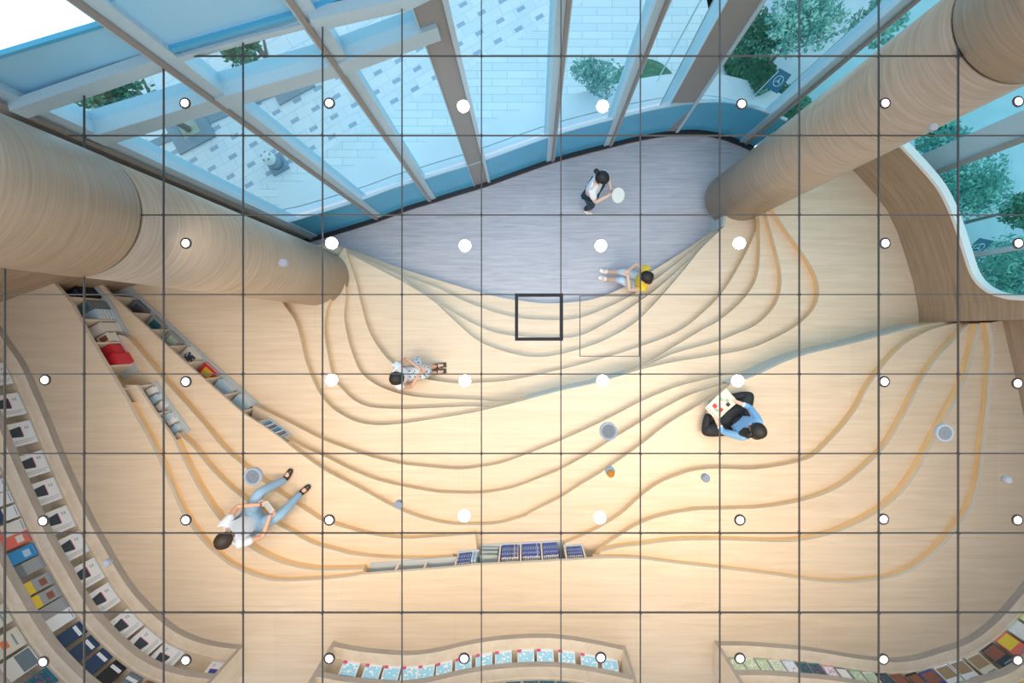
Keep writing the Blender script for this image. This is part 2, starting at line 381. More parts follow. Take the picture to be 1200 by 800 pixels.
# white rim trim following the opening
rr = []
for i2, ((p, zt), nn) in enumerate(zip(pts, LN)):
    a_ = pts[max(0, i2-1)]; b_ = pts[min(len(pts)-1, i2+1)]
    A3 = Vector((a_[0].x, a_[0].y, a_[1])); B3 = Vector((b_[0].x, b_[0].y, b_[1])); t3 = (B3-A3).normalized()
    up = Vector((nn.x, nn.y, 0)).cross(t3).normalized()
    if up.z < 0 and i2 < len(path): up = -up
    if i2 >= len(path): up = Vector((0, 1, 0))
    c0 = Vector((p.x, p.y, zt)); nv = Vector((nn.x, nn.y, 0))
    rr.append([bmr.verts.new(c0 - nv*.015 - up*.01), bmr.verts.new(c0 - nv*.015 + up*.035), bmr.verts.new(c0 + nv*(th+.012) + up*.035), bmr.verts.new(c0 + nv*(th+.012) - up*.01)])
for i2 in range(len(rr)-1):
    for q in range(4): bmr.faces.new((rr[i2][q], rr[i2+1][q], rr[i2+1][(q+1) % 4], rr[i2][(q+1) % 4]))
bmr.faces.new(rr[0]); bmr.faces.new(rr[-1])
struct(obj('trim_4', bmr, 'white'))
wall_strip('wall_right', [V(6.141, .383), V(6.15, .142), V(6.38, .14)] + wallE2[1:], -.1, CEIL-.02, .12, 'wallwood', 1)
wall_strip('wall_back', [V(-9.6, -7.2), V(8.0, -7.2)], 2.0, CEIL-.02, .12, 'case', -1)

# ------------------------------------------------------------------ columns
def column(name, cx, cy, label):
    t = thing(name, label, 'column', (cx, cy, 0))
    bm = bmesh.new(); lathe(bm, [(CR, .2), (CR, CEIL-.012)], 96)
    obj('shaft', bm, 'col', t)
    bm = bmesh.new(); lathe(bm, [(CR-.012, CEIL-.014), (CR-.012, CEIL+.012)], 96); obj('seam_ring', bm, 'joint', t)
    bm = bmesh.new(); lathe(bm, [(CR+.004, CEIL+.012), (CR+.004, 7.3)], 96); obj('upper_shaft', bm, 'col', t)
column('wooden_column', *COLL, 'thick round oak column beside the built-in book niches, on the terrace stairs')
column('wooden_column', *COLR, 'thick round oak column rising beside the curved wooden wall and garden window')

# ------------------------------------------------------------------ curtain wall
Bp = [(369, 279), (445, 256), (507, 235), (566, 217), (645, 190), (712, 172), (780, 157), (870, 169)]
Tp = [(27, 126), (200, 74), (366, 27), (497, -22), (670, -93), (832, -142), (985, -178), (1234, -142)]
Wd = [.16, .155, .155, .29, .15, .16, .42, .16]
Bw = [P(*p, 0) for p in Bp]; Tw = [P(*p, CEIL) for p in Tp]
ZT = 6.9
def wp(i, z, s=0.0, i2=None):
    p = Bw[i] + (Tw[i]-Bw[i])*(z/CEIL)
    if i2 is not None:
        q = Bw[i2] + (Tw[i2]-Bw[i2])*(z/CEIL); p = p + (q-p)*s
    return p
def outn(i):
    a_ = Bw[max(0, i-1)]; b_ = Bw[min(len(Bw)-1, i+1)]; t = (b_-a_).normalized(); return Vector((-t.y, t.x, 0)), t
for i in range(8):
    nn, tt = outn(i); w = Wd[i]; dep = .20
    bm = bmesh.new()
    A_, B_ = wp(i, -.15), wp(i, ZT)
    def post(w0, w1, d0, d1, mi):
        v = [[bm.verts.new(p + tt*ww + nn*dd) for ww, dd in ((w0, d0), (w1, d0), (w1, d1), (w0, d1))] for p in (A_, B_)]
        for q in range(4):
            f = bm.faces.new((v[0][q], v[0][(q+1) % 4], v[1][(q+1) % 4], v[1][q])); f.material_index = mi
        bm.faces.new(v[0]).material_index = mi; bm.faces.new(v[1]).material_index = mi
    if i in (3, 6):
        post(-w/2, w/2-.05, .02, .32, 1); post(w/2-.05, w/2, -.01, .2, 0); post(-w/2-.012, -w/2, .0, .26, 0)
    else:
        if i < 3: post(-w/2+.06, w/2, .0, dep, 0); post(-w/2+.02, -w/2+.06, -.03, dep, 1); post(-w/2, -w/2+.02, -.015, dep, 0)
        else: post(-w/2, w/2-.06, .0, dep, 0); post(w/2-.06, w/2-.02, -.03, dep, 1); post(w/2-.02, w/2, -.015, dep, 0)
    if i == 0: post(-w/2-.45, -w/2-.003, .02, .05, 1)
    struct(obj('trim_5', bm, ['mull', 'taupe' if i in (3, 6) else 'mull2']))
def bar(i, z0, z1, d0, d1, mats, name, two=False):
    """horizontal member of bay i between posts i and i+1"""
    nn, tt = outn(i); n2, t2 = outn(i+1); nn = (nn+n2).normalized()
    bm = bmesh.new(); lo = []
    for (z, dd) in ((z0, d0), (z1, d0), (z1, d1), (z0, d1)):
        lo.append([bm.verts.new(wp(i, z, s, i+1) + nn*dd) for s in (.0, 1.0)])
    for q in range(4):
        f = bm.faces.new((lo[q][0], lo[q][1], lo[(q+1) % 4][1], lo[(q+1) % 4][0])); f.material_index = [0, 0, 0, 1][q] if two else 0
    bm.faces.new([l2[0] for l2 in lo]); bm.faces.new([l2[1] for l2 in lo])
    return obj(name, bm, mats)
for i in range(7):
    w = thing('window_%d' % (i+1), '', 'window'); del w['label']; del w['category']; struct(w)
    o = bar(i, 1.03, ZT, .10, .112, 'glass', 'pane'); o.parent = w
    if i < 3: zt_ = 5.06 if i == 0 else 5.22; o = bar(i, 4.66, zt_, .055, .07, 'frost', 'panel'); o.parent = w; o = bar(i, zt_, zt_+.025, .045, .08, 'bluep', 'frame'); o.parent = w
    if i < 3: o = bar(i, 4.03, 4.2, -.02, .2, ['mull', 'taupe'], 'transom', True); o.parent = w
    if i in (1, 2): o = bar(i, 4.735, 4.775, .02, .054, 'bluep', 'frame'); o.parent = w
# curved low blue wall, black skirting and outer kerb follow the base curve
bl2 = [p for p in base if p.x > -4.2 and p.x < 4.15]
bm = bmesh.new(); ribbon_solid(bm, bl2, -.02, -.05, .06, 1.0, 0, 0, 0); struct(obj('window_8', bm, 'bluep'))
bm = bmesh.new(); ribbon_solid(bm, bl2, -.015, -.06, 1.0, 1.03, 0, 0, 0); struct(obj('trim_6', bm, 'mull'))
bm = bmesh.new(); ribbon_solid(bm, bl2, .05, -.04, 0, .06, 0, 0, 0); struct(obj('baseboard_front', bm, 'black'))
bm = bmesh.new(); ribbon_solid(bm, bl2, -.24, -.50, -.15, .30, 0, 0, 0); ribbon_solid(bm, bl2, -.53, -.92, -.15, .27, 0, 0, 0); struct(obj('trim_7', bm, 'kerb'))
# mullions and glass behind the right-hand opening
for (x, y, w, dep, mt) in ((5.98, 2.45, .34, .2, 'mull'), (6.52, 1.10, .07, .12, 'mull')):
    bm = bmesh.new(); r = Matrix.Rotation(math.atan2(y, x), 3, 'Z')
    box(bm, (x, y, 3.2), (dep, w, 6.6), r, 0); box(bm, (x+.02, y-w*.45, 3.2), (dep*1.1, w*.2, 6.6), r, 1)
    struct(obj('trim_8', bm, [mt, 'taupe']))
bm = bmesh.new(); ribbon_solid(bm, [V(4.15, 3.45), V(5.0, 3.2), V(5.98, 2.52), V(6.55, 1.12), V(6.9, -.2), V(6.9, -.6)], -.02, -.035, .5, 6.9, 0, 0, 0)
struct(obj('window_9', bm, 'glassr'))

# ------------------------------------------------------------------ ceiling plane: joints, edge beam, fixtures
E = [(25, 130), (95, 106), (190, 73), (280, 48), (368, 26), (475, 2), (520, -20), (600, -40)]
def Ey(x):
    for (x0, y0), (x1, y1) in zip(E, E[1:]):
        if x0 <= x <= x1: return y0+(y1-y0)*(x-x0)/(x1-x0)
    return 1000 if x < 25 else -40
def Ex(y):
    for (x0, y0), (x1, y1) in zip(E, E[1:]):
        if y1 <= y <= y0: return x0+(x1-x0)*(y-y0)/(y1-y0)
    return -20
bm = bmesh.new(); xs = [657.3+93.1*k for k in range(-7, 7)]; ys = [345+93.1*k for k in range(-4, 6)]
def jline(p, q, w=.0040, mi=0):
    a_, b_ = P(*p, CEIL), P(*q, CEIL); d_ = (b_-a_); L = d_.length; ang = math.atan2(d_.y, d_.x)
    box(bm, (a_+b_)/2, (L, w*2, .012), Matrix.Rotation(ang, 3, 'Z'), mi)
for x in xs:
    y0 = Ey(x)
    if x < 25: y0 = 312
    jline((x, max(-30, y0)), (x, 830))
for y in ys:
    x0 = Ex(y)
    if y > 130: x0 = 80 if y < 200 else -20
    jline((x0, y), (1230, y))
for x in xs:
    for y in ys:
        if y > Ey(x)+3 or x < 25 and y > 320:
            c0 = P(x, y, CEIL); cyl(bm, c0+Vector((0, 0, -.008)), c0+Vector((0, 0, .010)), .010, n=10, mi=2)
struct(obj('ceiling', bm, ['joint', 'steel', 'dot']))
bm = bmesh.new()
ep = [P(x, y, 0) * ((CAMZ-CEIL)/CAMZ) for x, y in E]; ep = [V(p.x, p.y) for p in ep]
ribbon_solid(bm, ep[:3], -.03, .045, CEIL-.03, CEIL+.09, 0, 0, 0)
ribbon_solid(bm, ep[2:5], -.005, .022, CEIL-.02, CEIL+.03, 0, 0, 0)
ribbon_solid(bm, ep[4:], -.04, .05, CEIL-.03, CEIL+.09, 0, 0, 0)
struct(obj('ceiling_edge_trim', bm, 'mull'))
# square hatch frames
def frame_thing(name, x0, y0, x1, y1, w, label, mats, hgt=.03):
    a_ = P(x0, y1, CEIL); b_ = P(x1, y0, CEIL); bm = bmesh.new(); zc = .012
    cx, cy = (a_.x+b_.x)/2, (a_.y+b_.y)/2; sx_, sy_ = b_.x-a_.x, b_.y-a_.y
    for (ox, oy, lx, ly) in ((0, sy_/2-w/2, sx_, w), (0, -sy_/2+w/2, sx_, w), (sx_/2-w/2, 0, w, sy_-2*w), (-sx_/2+w/2, 0, w, sy_-2*w)):
        box(bm, (ox, oy, zc), (lx, ly, hgt))
    return tag(obj(name, bm, mats, loc=(cx, cy, CEIL)), label, 'ceiling frame')
frame_thing('ceiling_frame', 603.5, 344, 659.5, 399, .024, 'thick black square frame set in the mirrored ceiling near its middle', 'black')
frame_thing('access_hatch', 679, 346.5, 749, 417.5, .005, 'thin dark outline of a large square hatch right of the black frame', 'joint', .012)
# downlights
stars = [(543, 125), (706, 125), (389, 285), (545, 288), (704, 288), (866, 285), (389, 445), (545, 446), (706, 446), (864, 446), (544, 604), (703, 606)]
rings = [(217, 121), (386, 121), (869, 122), (1037, 121), (1193, 119), (218, 285), (1037, 285), (1193, 285), (53, 445), (218, 447), (1036, 447), (1192, 449), (51, 610), (218, 609), (386, 609), (867, 609), (1035, 608), (1192, 609), (51, 775), (218, 773), (386, 771), (544, 771), (704, 770), (867, 771), (1035, 772), (1192, 773)]
star_lab = ['left of the two blazing downlights in front of the window wall', 'right of the two blazing downlights in front of the window wall',
 'blazing downlight at the foot of the book-niche column', 'blazing downlight over the grey floor, on the column side', 'blazing downlight over the grey floor, above the person in yellow', 'blazing downlight just below the garden-window column',
 'blazing downlight beyond the steps from the person in a patterned skirt', 'blazing downlight beside the patterned skirt, toward the middle of the steps', 'blazing downlight under the thin square hatch', 'blazing downlight just above the person reading a picture book',
 'blazing downlight above the dark gap at the left of the blue book niche', 'blazing downlight nearest the blue book niche, on its right']
ring_lab = ['over the paving behind the first window mullion', 'over the paving beside the second window mullion', 'in front of the tall hedge outside', 'over the middle of the garden-window column', 'beside the top edge of the garden opening',
 'over the book-niche column shaft', 'over the terrace beside the curved wooden wall', 'over the parked garden pane by the emblem banner', 'beside the upper end of the white book display', 'between the two slanted book niches',
 'over the first flowing step of the right stair', 'at the far right wall corner of the right stair', 'over the white books halfway down the left case', 'over the outermost step next to the seated person in denim jeans', 'below the small round sensor and right of the jeans',
 'over the lower right stair, nearest the orange detector side', 'over the bend of the third flowing step on the right', 'over the plain floor right of the outermost flowing step', 'over the cream books in the bottom left corner', 'over the last white book of the left case',
 'on the left corner of the magazine case', 'over the left middle of the magazine case', 'over the right end of the magazine case', 'on the left corner of the paperback case', 'over the board edge right of the photo books', 'over the pink and white books in the bottom right corner']
def mk_down(px, py, star, lab):
    t = thing('ceiling_downlight', lab, 'downlight', P(px, py, CEIL), 0, 'bright downlights' if star else 'ringed downlights')
    r = .040
    bm = bmesh.new(); lathe(bm, [(r+.002, -.003), (r+.002, .004), (r-.003, .006), (r-.012, .004)], 28); o = obj('trim_ring', bm, 'ring', t)
    bm = bmesh.new(); rr_ = .043 if star else .0275
    lathe(bm, [(rr_, -.002), (rr_, .006 if not star else .012), (rr_*.85, .007 if not star else .018)], 28); obj('lamp_lens', bm, 'bulb2' if star else 'bulb', t)
for (p, lab) in zip(stars, star_lab): mk_down(p[0], p[1], True, lab)
for (p, lab) in zip(rings, ring_lab): mk_down(p[0], p[1], False, 'small downlight ' + lab)
def speaker(px, py, lab):
    t = thing('ceiling_speaker', lab, 'speaker', P(px, py, CEIL), 0, 'round ceiling speakers')
    bm = bmesh.new(); lathe(bm, [(.066, -.015), (.066, .012), (.058, .02), (.052, .012)], 36); obj('rim', bm, 'steel', t)
    bm = bmesh.new(); lathe(bm, [(.053, -.01), (.053, .010), (.045, .016), (.03, .018), (.029, .0155), (.012, .0155), (.011, .02)], 36); obj('grille', bm, 'grille', t)
speaker(713, 505, 'round grey speaker nearest the orange detector')
speaker(297, 558, 'round grey speaker beside the shoes of the person in jeans')
speaker(1106, 507, 'round grey speaker over the flowing right stair')
for px, py, lab in ((332, 308, 'grey round sensor over the book-niche column'), (467, 591, 'grey round sensor on the long curved step'), (827, 560, 'small grey sensor at the first wavy step of the right stair'), (1180, 562, 'small grey sensor on plain floor by the right edge'), (1094, 149, 'small grey sensor on the garden-window column'), (126, 659, 'small grey sensor over the rim of the white book case')):
    bm = bmesh.new(); r = .030 if px in (332, 467, 827) else .027
    lathe(bm, [(r, -.02), (r, .01), (r-.006, .018)], 24); tag(obj('ceiling_sensor', bm, 'sensor', loc=P(px, py, CEIL)), lab, 'sensor', 'small round ceiling sensors')
t = thing('smoke_detector', 'orange and grey smoke detector under the large speaker', 'smoke detector', P(715, 552, CEIL))
bm = bmesh.new(); lathe(bm, [(.036, -.02), (.036, .006), (.028, .014)], 24); obj('housing', bm, 'cyan', t)
bm = bmesh.new(); lathe(bm, [(.027, .01), (.027, .03), (.015, .036)], 24); obj('amber_cover', bm, 'amber', t, loc=(-.0, -.012, 0))

# ------------------------------------------------------------------ book materials
def cm(name, col): M['bk_'+name] = flat('book_'+name, col, .4, var=.05, scale=60)
for nme, col in dict(white=(.80, .82, .84), offwhite=(.74, .72, .66), cream=(.72, .66, .52), dark=(.03, .05, .07), navy=(.02, .05, .12), blue=(.03, .28, .62), royal=(.03, .07, .34), ltblue=(.42, .62, .80),
    teal=(.02, .17, .24), red=(.62, .03, .05), coral=(.80, .16, .12), pink=(.80, .30, .42), magenta=(.72, .08, .22), yellow=(.82, .60, .05), lime=(.62, .66, .10), grey=(.34, .36, .37), slate=(.16, .20, .22), brown=(.28, .10, .05), tan=(.36, .24, .14),
    purple=(.32, .26, .50), green=(.28, .44, .30), black=(.012, .012, .015), orange=(.85, .18, .04), mint=(.55, .74, .68), text=(.28, .30, .33), pages=(.80, .76, .68)).items(): cm(nme, col)
M['art_multi'] = noisy('art_multi', [(.05, .07, .12), (.55, .12, .08), (.75, .62, .45), (.15, .18, .35), (.7, .68, .7), (.4, .2, .12)], 42, .4)
M['art_blue'] = noisy('art_blue', [(.35, .70, .90), (.85, .90, .95), (.06, .34, .66), (.75, .38, .35), (.92, .95, .97), (.02, .06, .18)], 44, .4)
M['art_green'] = noisy('art_green', [(.50, .60, .42), (.70, .76, .60), (.20, .28, .18), (.78, .80, .72), (.45, .30, .25)], 55, .4)
M['art_pale'] = noisy('art_pale', [(.70, .76, .82), (.80, .82, .85), (.40, .48, .60), (.65, .25, .28), (.85, .85, .85)], 55, .4)
M['art_dark'] = noisy('art_dark', [(.02, .10, .14), (.04, .16, .22), (.10, .28, .34), (.30, .08, .16), (.01, .05, .08)], 60, .4)
M['art_warm'] = noisy('art_warm', [(.30, .10, .06), (.55, .30, .12), (.70, .66, .62), (.18, .10, .10), (.80, .55, .20)], 50, .4)
M['art_manga'] = noisy('art_manga', [(.82, .80, .80), (.15, .10, .12), (.70, .20, .30), (.80, .76, .70), (.88, .86, .88)], 55, .4)
M['art_photo'] = noisy('art_photo', [(.04, .05, .10), (.60, .40, .22), (.70, .25, .10), (.08, .14, .35), (.75, .70, .62), (.12, .10, .12)], 36, .4)
def mk(n): return n if n.startswith('art_') else 'bk_'+n
def book(w, h, t, cover, patches, label, Mx, group, name='book', cat='book', up=0):
    """w x h front cover, thickness t; patches: (u0,v0,u1,v1,material[,skew]); local x right, y up, z out of the cover. Mx = world matrix of bottom centre of the back."""
    mats = [mk(cover), 'bk_pages'] + sorted({mk(p[4]) for p in patches}); bm = bmesh.new()
    cov = .004
    box(bm, (0, h/2, t-cov/2), (w, h, cov), mi=0); box(bm, (0, h/2, cov/2), (w, h, cov), mi=0); box(bm, (-w/2+cov/2, h/2, t/2), (cov, h, t-2*cov), mi=0)
    box(bm, (cov/2, h/2, t/2), (w-cov-.004, h-.006, t-2*cov), mi=1)
    for p in patches:
        u0, v0, u1, v1 = p[:4]; sk = p[5] if len(p) > 5 else 0
        zz = t+.0006+.0004*patches.index(p)
        q = [(u0, v0+sk), (u1, v0), (u1, v1), (u0, v1-sk)]
        if up: q = [(y_, 1-x_) for x_, y_ in q]
        f = bm.faces.new([bm.verts.new(((a_-.5)*w, b_*h, zz)) for a_, b_ in q]); f.material_index = mats.index(mk(p[4]))
    me = bpy.data.meshes.new(name)
    bm.normal_update(); bm.to_mesh(me); bm.free()
    for mt in mats: me.materials.append(M[mt])
    o = bpy.data.objects.new(name, me); C.objects.link(o); o.matrix_world = Mx
    return tag(o, label, cat, group)
def cover_style(s):
    if s == 'laptop': return 'white', [(.30, .34, .64, .82, 'dark', .07), (.64, .38, .66, .80, 'magenta'), (.10, .20, .94, .22, 'text'), (.10, .12, .88, .14, 'text'), (.76, .66, .79, .78, 'text'), (.83, .66, .86, .78, 'text')]
    if s == 'comicmag': return 'white', [(.06, .10, .94, .58, 'art_blue'), (.06, .58, .94, .64, 'blue'), (.10, .72, .80, .77, 'ltblue'), (.10, .82, .50, .86, 'blue'), (.76, .0, 1, .13, 'magenta')]
    return None
def plain(c1, c2=None, a_=.55, c3=None):
    ps = []
    if c2: ps.append((.0, a_, 1, 1, c2))
    if c3: ps.append((.2, .2, .75, .42, c3))
    ps += [(.12, .06, .88, .09, 'text')]
    return c1, ps

# ------------------------------------------------------------------ wall bookcases on the top terrace
def cum(line):
    s = [0]
    for a_, b_ in zip(line, line[1:]): s.append(s[-1]+(b_-a_).length)
    return s
def at(line, s, cs=None):
    cs = cs or cum(line); s = max(0, min(cs[-1]-1e-6, s))
    for i in range(len(cs)-1):
        if cs[i] <= s <= cs[i+1]:
            t_ = (s-cs[i])/(cs[i+1]-cs[i]+1e-9); a_, b_ = line[i], line[i+1]
            return a_+(b_-a_)*t_, (b_-a_).normalized()
SP = .50; DEP = .36; BT = .085
def bookcase(name, rim, label, ends=(True, True), nb_=5):
    t = thing(name, label, 'bookcase', (rim[len(rim)//2].x, rim[len(rim)//2].y, NZ)); off = Vector((-t.location.x, -t.location.y, -NZ))
    rl = [p+V(off.x, off.y) for p in rim]
    for k in range(nb_):
        bm = bmesh.new(); z0 = SP*k+.001
        if k == 0: ribbon_solid(bm, rl, 0, DEP, z0, z0+BT, 0, 1, 1)
        else: ribbon_solid(bm, rl, 0, DEP, z0, z0+BT, 0, 1, 1)
        ribbon_solid(bm, rl, .13, .15, z0+BT, z0+BT+.012, 1, 1, 1)
        obj('shelf_board', bm, ['edge', 'case'], t)
    bm = bmesh.new(); ribbon_solid(bm, rl, DEP, DEP+.03, 0, SP*(nb_-1)+BT, 0, 0, 0); obj('back_panel', bm, ['case'], t)
    for q, e_ in zip((0, -1), ends):
        if not e_: continue
        bm = bmesh.new(); p = rl[q]; p2 = rl[1 if q == 0 else -2]; tt = (p-p2).normalized()
        nr_ = offs(rl, DEP+.03)[q]-p; L = nr_.length; nr_.normalize()
        rot = Matrix((( nr_.x, tt.x, 0), (nr_.y, tt.y, 0), (0, 0, 1)))
        c0 = p + nr_*(L/2) + tt*.02
        vs = box(bm, (c0.x, c0.y, (SP*(nb_-1)+BT)/2), (L+.012, .045, SP*(nb_-1)+BT), rot, 1)
        for f in bm.faces:
            fc = f.calc_center_median(); dlt = (Vector((fc.x, fc.y, 0))-c0).dot(nr_)
            if dlt < -L*.45: f.material_index = 0
        obj('side_panel', bm, ['edge', 'case'], t)
    return t
rimL = smooth_line([V(p.x, p.y) for p in pl([(-70, 300), (-30, 345), (2, 383), (15, 402), (32, 427), (47, 460), (60, 490), (72, 520), (84, 548), (100, 583), (114, 612), (130, 640), (145, 666), (160, 688), (176, 706), (193, 722), (212, 736), (234, 746), (258, 752), (283, 755)], NZ)], 4)
rimB = smooth_line([V(p.x, p.y) for p in pl([(394, 752), (420, 757), (446, 760), (480, 762), (510, 759), (536, 753), (560, 748), (590, 744), (626, 742), (656, 743), (690, 748), (729, 756)], NZ)], 4)
rimR = smooth_line([V(p.x, p.y) for p in pl([(840, 751), (870, 751), (900, 753), (936, 756), (970, 761), (1000, 766), (1040, 770), (1070, 767), (1100, 758), (1124, 750), (1144, 738), (1164, 721), (1184, 699), (1200, 679), (1220, 645), (1232, 610)], NZ)], 4)
bookcase('curved_bookcase', rimL, 'long curved oak bookcase along the left edge holding the white laptop books', (False, True))
bookcase('curved_bookcase', rimB, 'short bowed oak bookcase at the bottom middle holding blue comic magazines')
bookcase('curved_bookcase', rimR, 'curved oak bookcase at the bottom right packed with illustrated paperbacks', (True, False))
def proj(p): D = CAMZ-p.z; return (NX+p.x/D*F, NY-p.y/D*F)
def shelf_mx(rim, s, level, depth=.17, tilt=.22, spin=0):
    p, t_ = at(rim, s); nr_ = V(t_.y, -t_.x)   # outward (right of travel)
    zb = NZ + SP*level + BT + .004
    up = (Vector((0, 0, 1))*math.cos(tilt) + Vector((nr_.x, nr_.y, 0))*math.sin(tilt)).normalized()
    x_ = Vector((t_.x, t_.y, 0)); z_ = x_.cross(up).normalized()
    if z_.dot(nr_) > 0: x_ = -x_; z_ = x_.cross(up).normalized()
    pos = Vector((p.x, p.y, zb)) + Vector((nr_.x, nr_.y, 0))*depth
    if spin:
        pos.z += .012
        r = Matrix.Rotation(spin, 3, z_); x_ = r @ x_; up = r @ up
    m4 = Matrix(((x_.x, up.x, z_.x, pos.x), (x_.y, up.y, z_.y, pos.y), (x_.z, up.z, z_.z, pos.z), (0, 0, 0, 1)))
    return m4
def s_near(rim, key, val, level, depth=.2):
    cs = cum(rim); best = None
    s = 0
    while s < cs[-1]:
        p, t_ = at(rim, s, cs); q = Vector((p.x+t_.y*depth, p.y-t_.x*depth, NZ+SP*level+BT+.15)); pp = proj(q)
        dd = abs(pp[key]-val)
        if best is None or dd < best[0]: best = (dd, s)
        s += .02
    return best[1]
# white laptop books
for yy in (440, 475, 508, 544, 577, 610, 641, 673, 703, 732, 754, 770):
    s = s_near(rimL, 1, yy, 0)
    c_, ps = cover_style('laptop')
    book(.30, .335, .028, c_, ps, 'white book with a dark laptop picture standing on the lowest shelf of the left case', shelf_mx(rimL, s, 0, .19), 'white laptop books', up=1)
c_, ps = cover_style('laptop'); ps[0] = (.30, .34, .64, .82, 'royal', .07)
book(.22, .28, .028, c_, ps, 'last white book, with a blue picture, against the end panel of the left case', shelf_mx(rimL, cum(rimL)[-1]-.19, 0, .21), None, up=1)
row2 = [(572, 'black', plain('white', 'dark', .5), 'white book with black lower cover'), (590, '', plain('white', 'navy', .5), 'white and black illustrated book'), (606, '', plain('white', 'teal', .45), 'first white book with a dark blue head'), (623, '', plain('white', 'navy', .45), 'second white book with a navy head'),
 (638, '', plain('offwhite', 'coral', .7), 'white book with a pink top'), (652, '', plain('coral', None, 0, 'offwhite'), 'bright coral red book'), (668, '', plain('blue', None, 0, 'ltblue'), 'bright blue book'), (684, '', plain('grey', 'slate', .6), 'grey book with a dark horse-like picture'),
 (702, '', plain('grey', 'yellow', .62, 'brown'), 'upper of two grey books with yellow tops'), (718, '', plain('grey', 'yellow', .62, 'brown'), 'lower of two grey books with yellow tops'), (732, '', plain('grey', 'lime', .85), 'grey book with a narrow yellow edge'), (746, '', plain('white', None), 'plain white book')]
for yy, _, (c_, ps), lab in row2:
    s = s_near(rimL, 1, yy-18, 1)
    book(.15, .29, .035, c_, ps, lab + ' on the second shelf of the left case', shelf_mx(rimL, s, 1, .2, .2), 'books on the second shelf of the left case')
s0 = s_near(rimL, 1, 746-18, 1)
row2b = [('navy', 'white', 'three alike', 'navy book with a white title band'), ('navy', 'white', '', 'navy book with a white title band'), ('navy', 'white', '', 'navy book with a white title band'), ('black', 'white', '', 'black book with a white title band'), ('slate', 'white', '', 'slate grey book with a white title band'),
  ('brown', 'tan', '', 'rust brown book'), ('yellow', 'cream', '', 'first mustard yellow book'), ('yellow', 'cream', '', 'second mustard yellow book')]
ss = s0
for q, (c1, c2, _, lab) in enumerate(row2b):
    ss += .20
    if ss > cum(rimL)[-1]-.15: break
    book(.165, .30, .035, c1, [(.1, .16, .9, .28, c2)], lab + ' on the second shelf near the lower bend', shelf_mx(rimL, ss, 1, .2, .2), 'books near the bend of the second shelf')
row3 = [(560, 'art_photo'), (640, 'art_photo'), (672, 'art_photo'), (705, 'art_photo')]
labs = ['photo covered book highest on the third shelf of the left case', 'dark photo book beside the dark hall poster book on the third shelf', 'colourful stage photo book on the third shelf', 'colourful crowd photo book above the cream books']
for (yy, a_), lab in zip(row3, labs):
    book(.22, .27, .03, 'dark', [(.04, .04, .96, .96, a_)], lab, shelf_mx(rimL, s_near(rimL, 1, yy-10, 2), 2, .2, .2), 'books on the third shelf of the left case')
for q, yy in enumerate((738, 765, 790)):
    lab = ['cream book with an orange oval, the upper of two', 'cream book with an orange oval, the lower of two', 'pale grey landscape book below the cream books'][q]
    ps = [(.30, .42, .72, .62, 'orange'), (.2, .2, .8, .26, 'text')] if q < 2 else [(.05, .05, .95, .5, 'slate')]
    book(.22, .28, .035, 'cream' if q < 2 else 'offwhite', ps, lab, shelf_mx(rimL, s_near(rimL, 1, yy-10, 2), 2, .2, .2), 'books on the third shelf of the left case')
s3 = s_near(rimL, 1, 780, 2)
for q in range(2):
    book(.2, .28, .03, 'teal', [(.06, .1, .94, .9, 'art_dark')], ['dark teal book next to the grey landscape book', 'dark teal book furthest along the third shelf'][q], shelf_mx(rimL, s3+.26*(q+1), 2, .2, .2), 'books on the third shelf of the left case')
# comic magazines on the bottom case
for px in (408, 434, 456, 478, 499, 521, 543, 567, 590, 616, 640, 665, 691, 715):
    c_, ps = cover_style('comicmag')
    book(.215, .30, .03, c_, ps, 'blue and white comic magazine with a pink corner on the bottom middle case', shelf_mx(rimB, s_near(rimB, 0, px, 0), 0, .165, .30), 'comic magazines', 'magazine', 'magazine')
for px in (485, 512, 537, 560, 580, 602, 622, 642, 662, 682, 702):
    book(.175, .27, .03, 'teal', [(.05, .06, .95, .8, 'art_dark')], 'dark teal book on the second shelf under the comic magazines', shelf_mx(rimB, s_near(rimB, 0, px, 1), 1, .19, .2), 'dark teal books')
# illustrated paperbacks, right case
styles = [('green', 'art_green'), ('offwhite', 'art_green'), ('green', 'art_green'), ('offwhite', 'art_green'), ('ltblue', 'art_pale'), ('slate', 'art_dark'), ('teal', 'art_dark'), ('pink', 'art_pale'), ('slate', 'art_manga'), ('green', 'art_green'), ('offwhite', 'art_green'), ('black', 'art_dark'), ('brown', 'art_warm'), ('black', 'art_warm'),
  ('royal', 'art_warm'), ('white', 'tan'), ('white', 'tan'), ('cream', 'tan'), ('dark', 'art_warm'), ('coral', 'yellow'), ('mint', 'art_manga'), ('lime', 'art_manga'), ('orange', 'art_warm'), ('brown', 'art_manga'), ('offwhite', 'art_manga'), ('lime', 'art_manga'), ('purple', 'art_pale'), ('lime', 'art_pale')]
lab28 = ['pale green floral paperback in the corner by the end panel', 'cream and green dotted paperback second from the end panel', 'pale green patterned paperback third from the end panel', 'cream patterned paperback right of the three pale green ones', 'light blue patterned paperback', 'slate paperback with white streaks', 'teal paperback with dark sea picture', 'pink and pale blue paperback', 'slate comic paperback', 'green leafy paperback', 'cream and green paperback before the black ones', 'black and teal paperback', 'brown painted paperback between two black ones', 'black and warm toned paperback',
  'blue covered paperback with an orange picture', 'white paperback with tan lower half', 'wide white and tan paperback', 'cream and tan paperback', 'dark night scene paperback', 'coral red paperback with yellow star', 'mint comic paperback', 'lime and pink comic paperback', 'orange framed paperback with brown picture', 'maroon comic paperback with black and white face', 'white line-drawn comic paperback', 'lime comic paperback', 'purple paperback near the right edge', 'lime and pale paperback nearest the right edge']
cs = cum(rimR)[-1]; s = .17
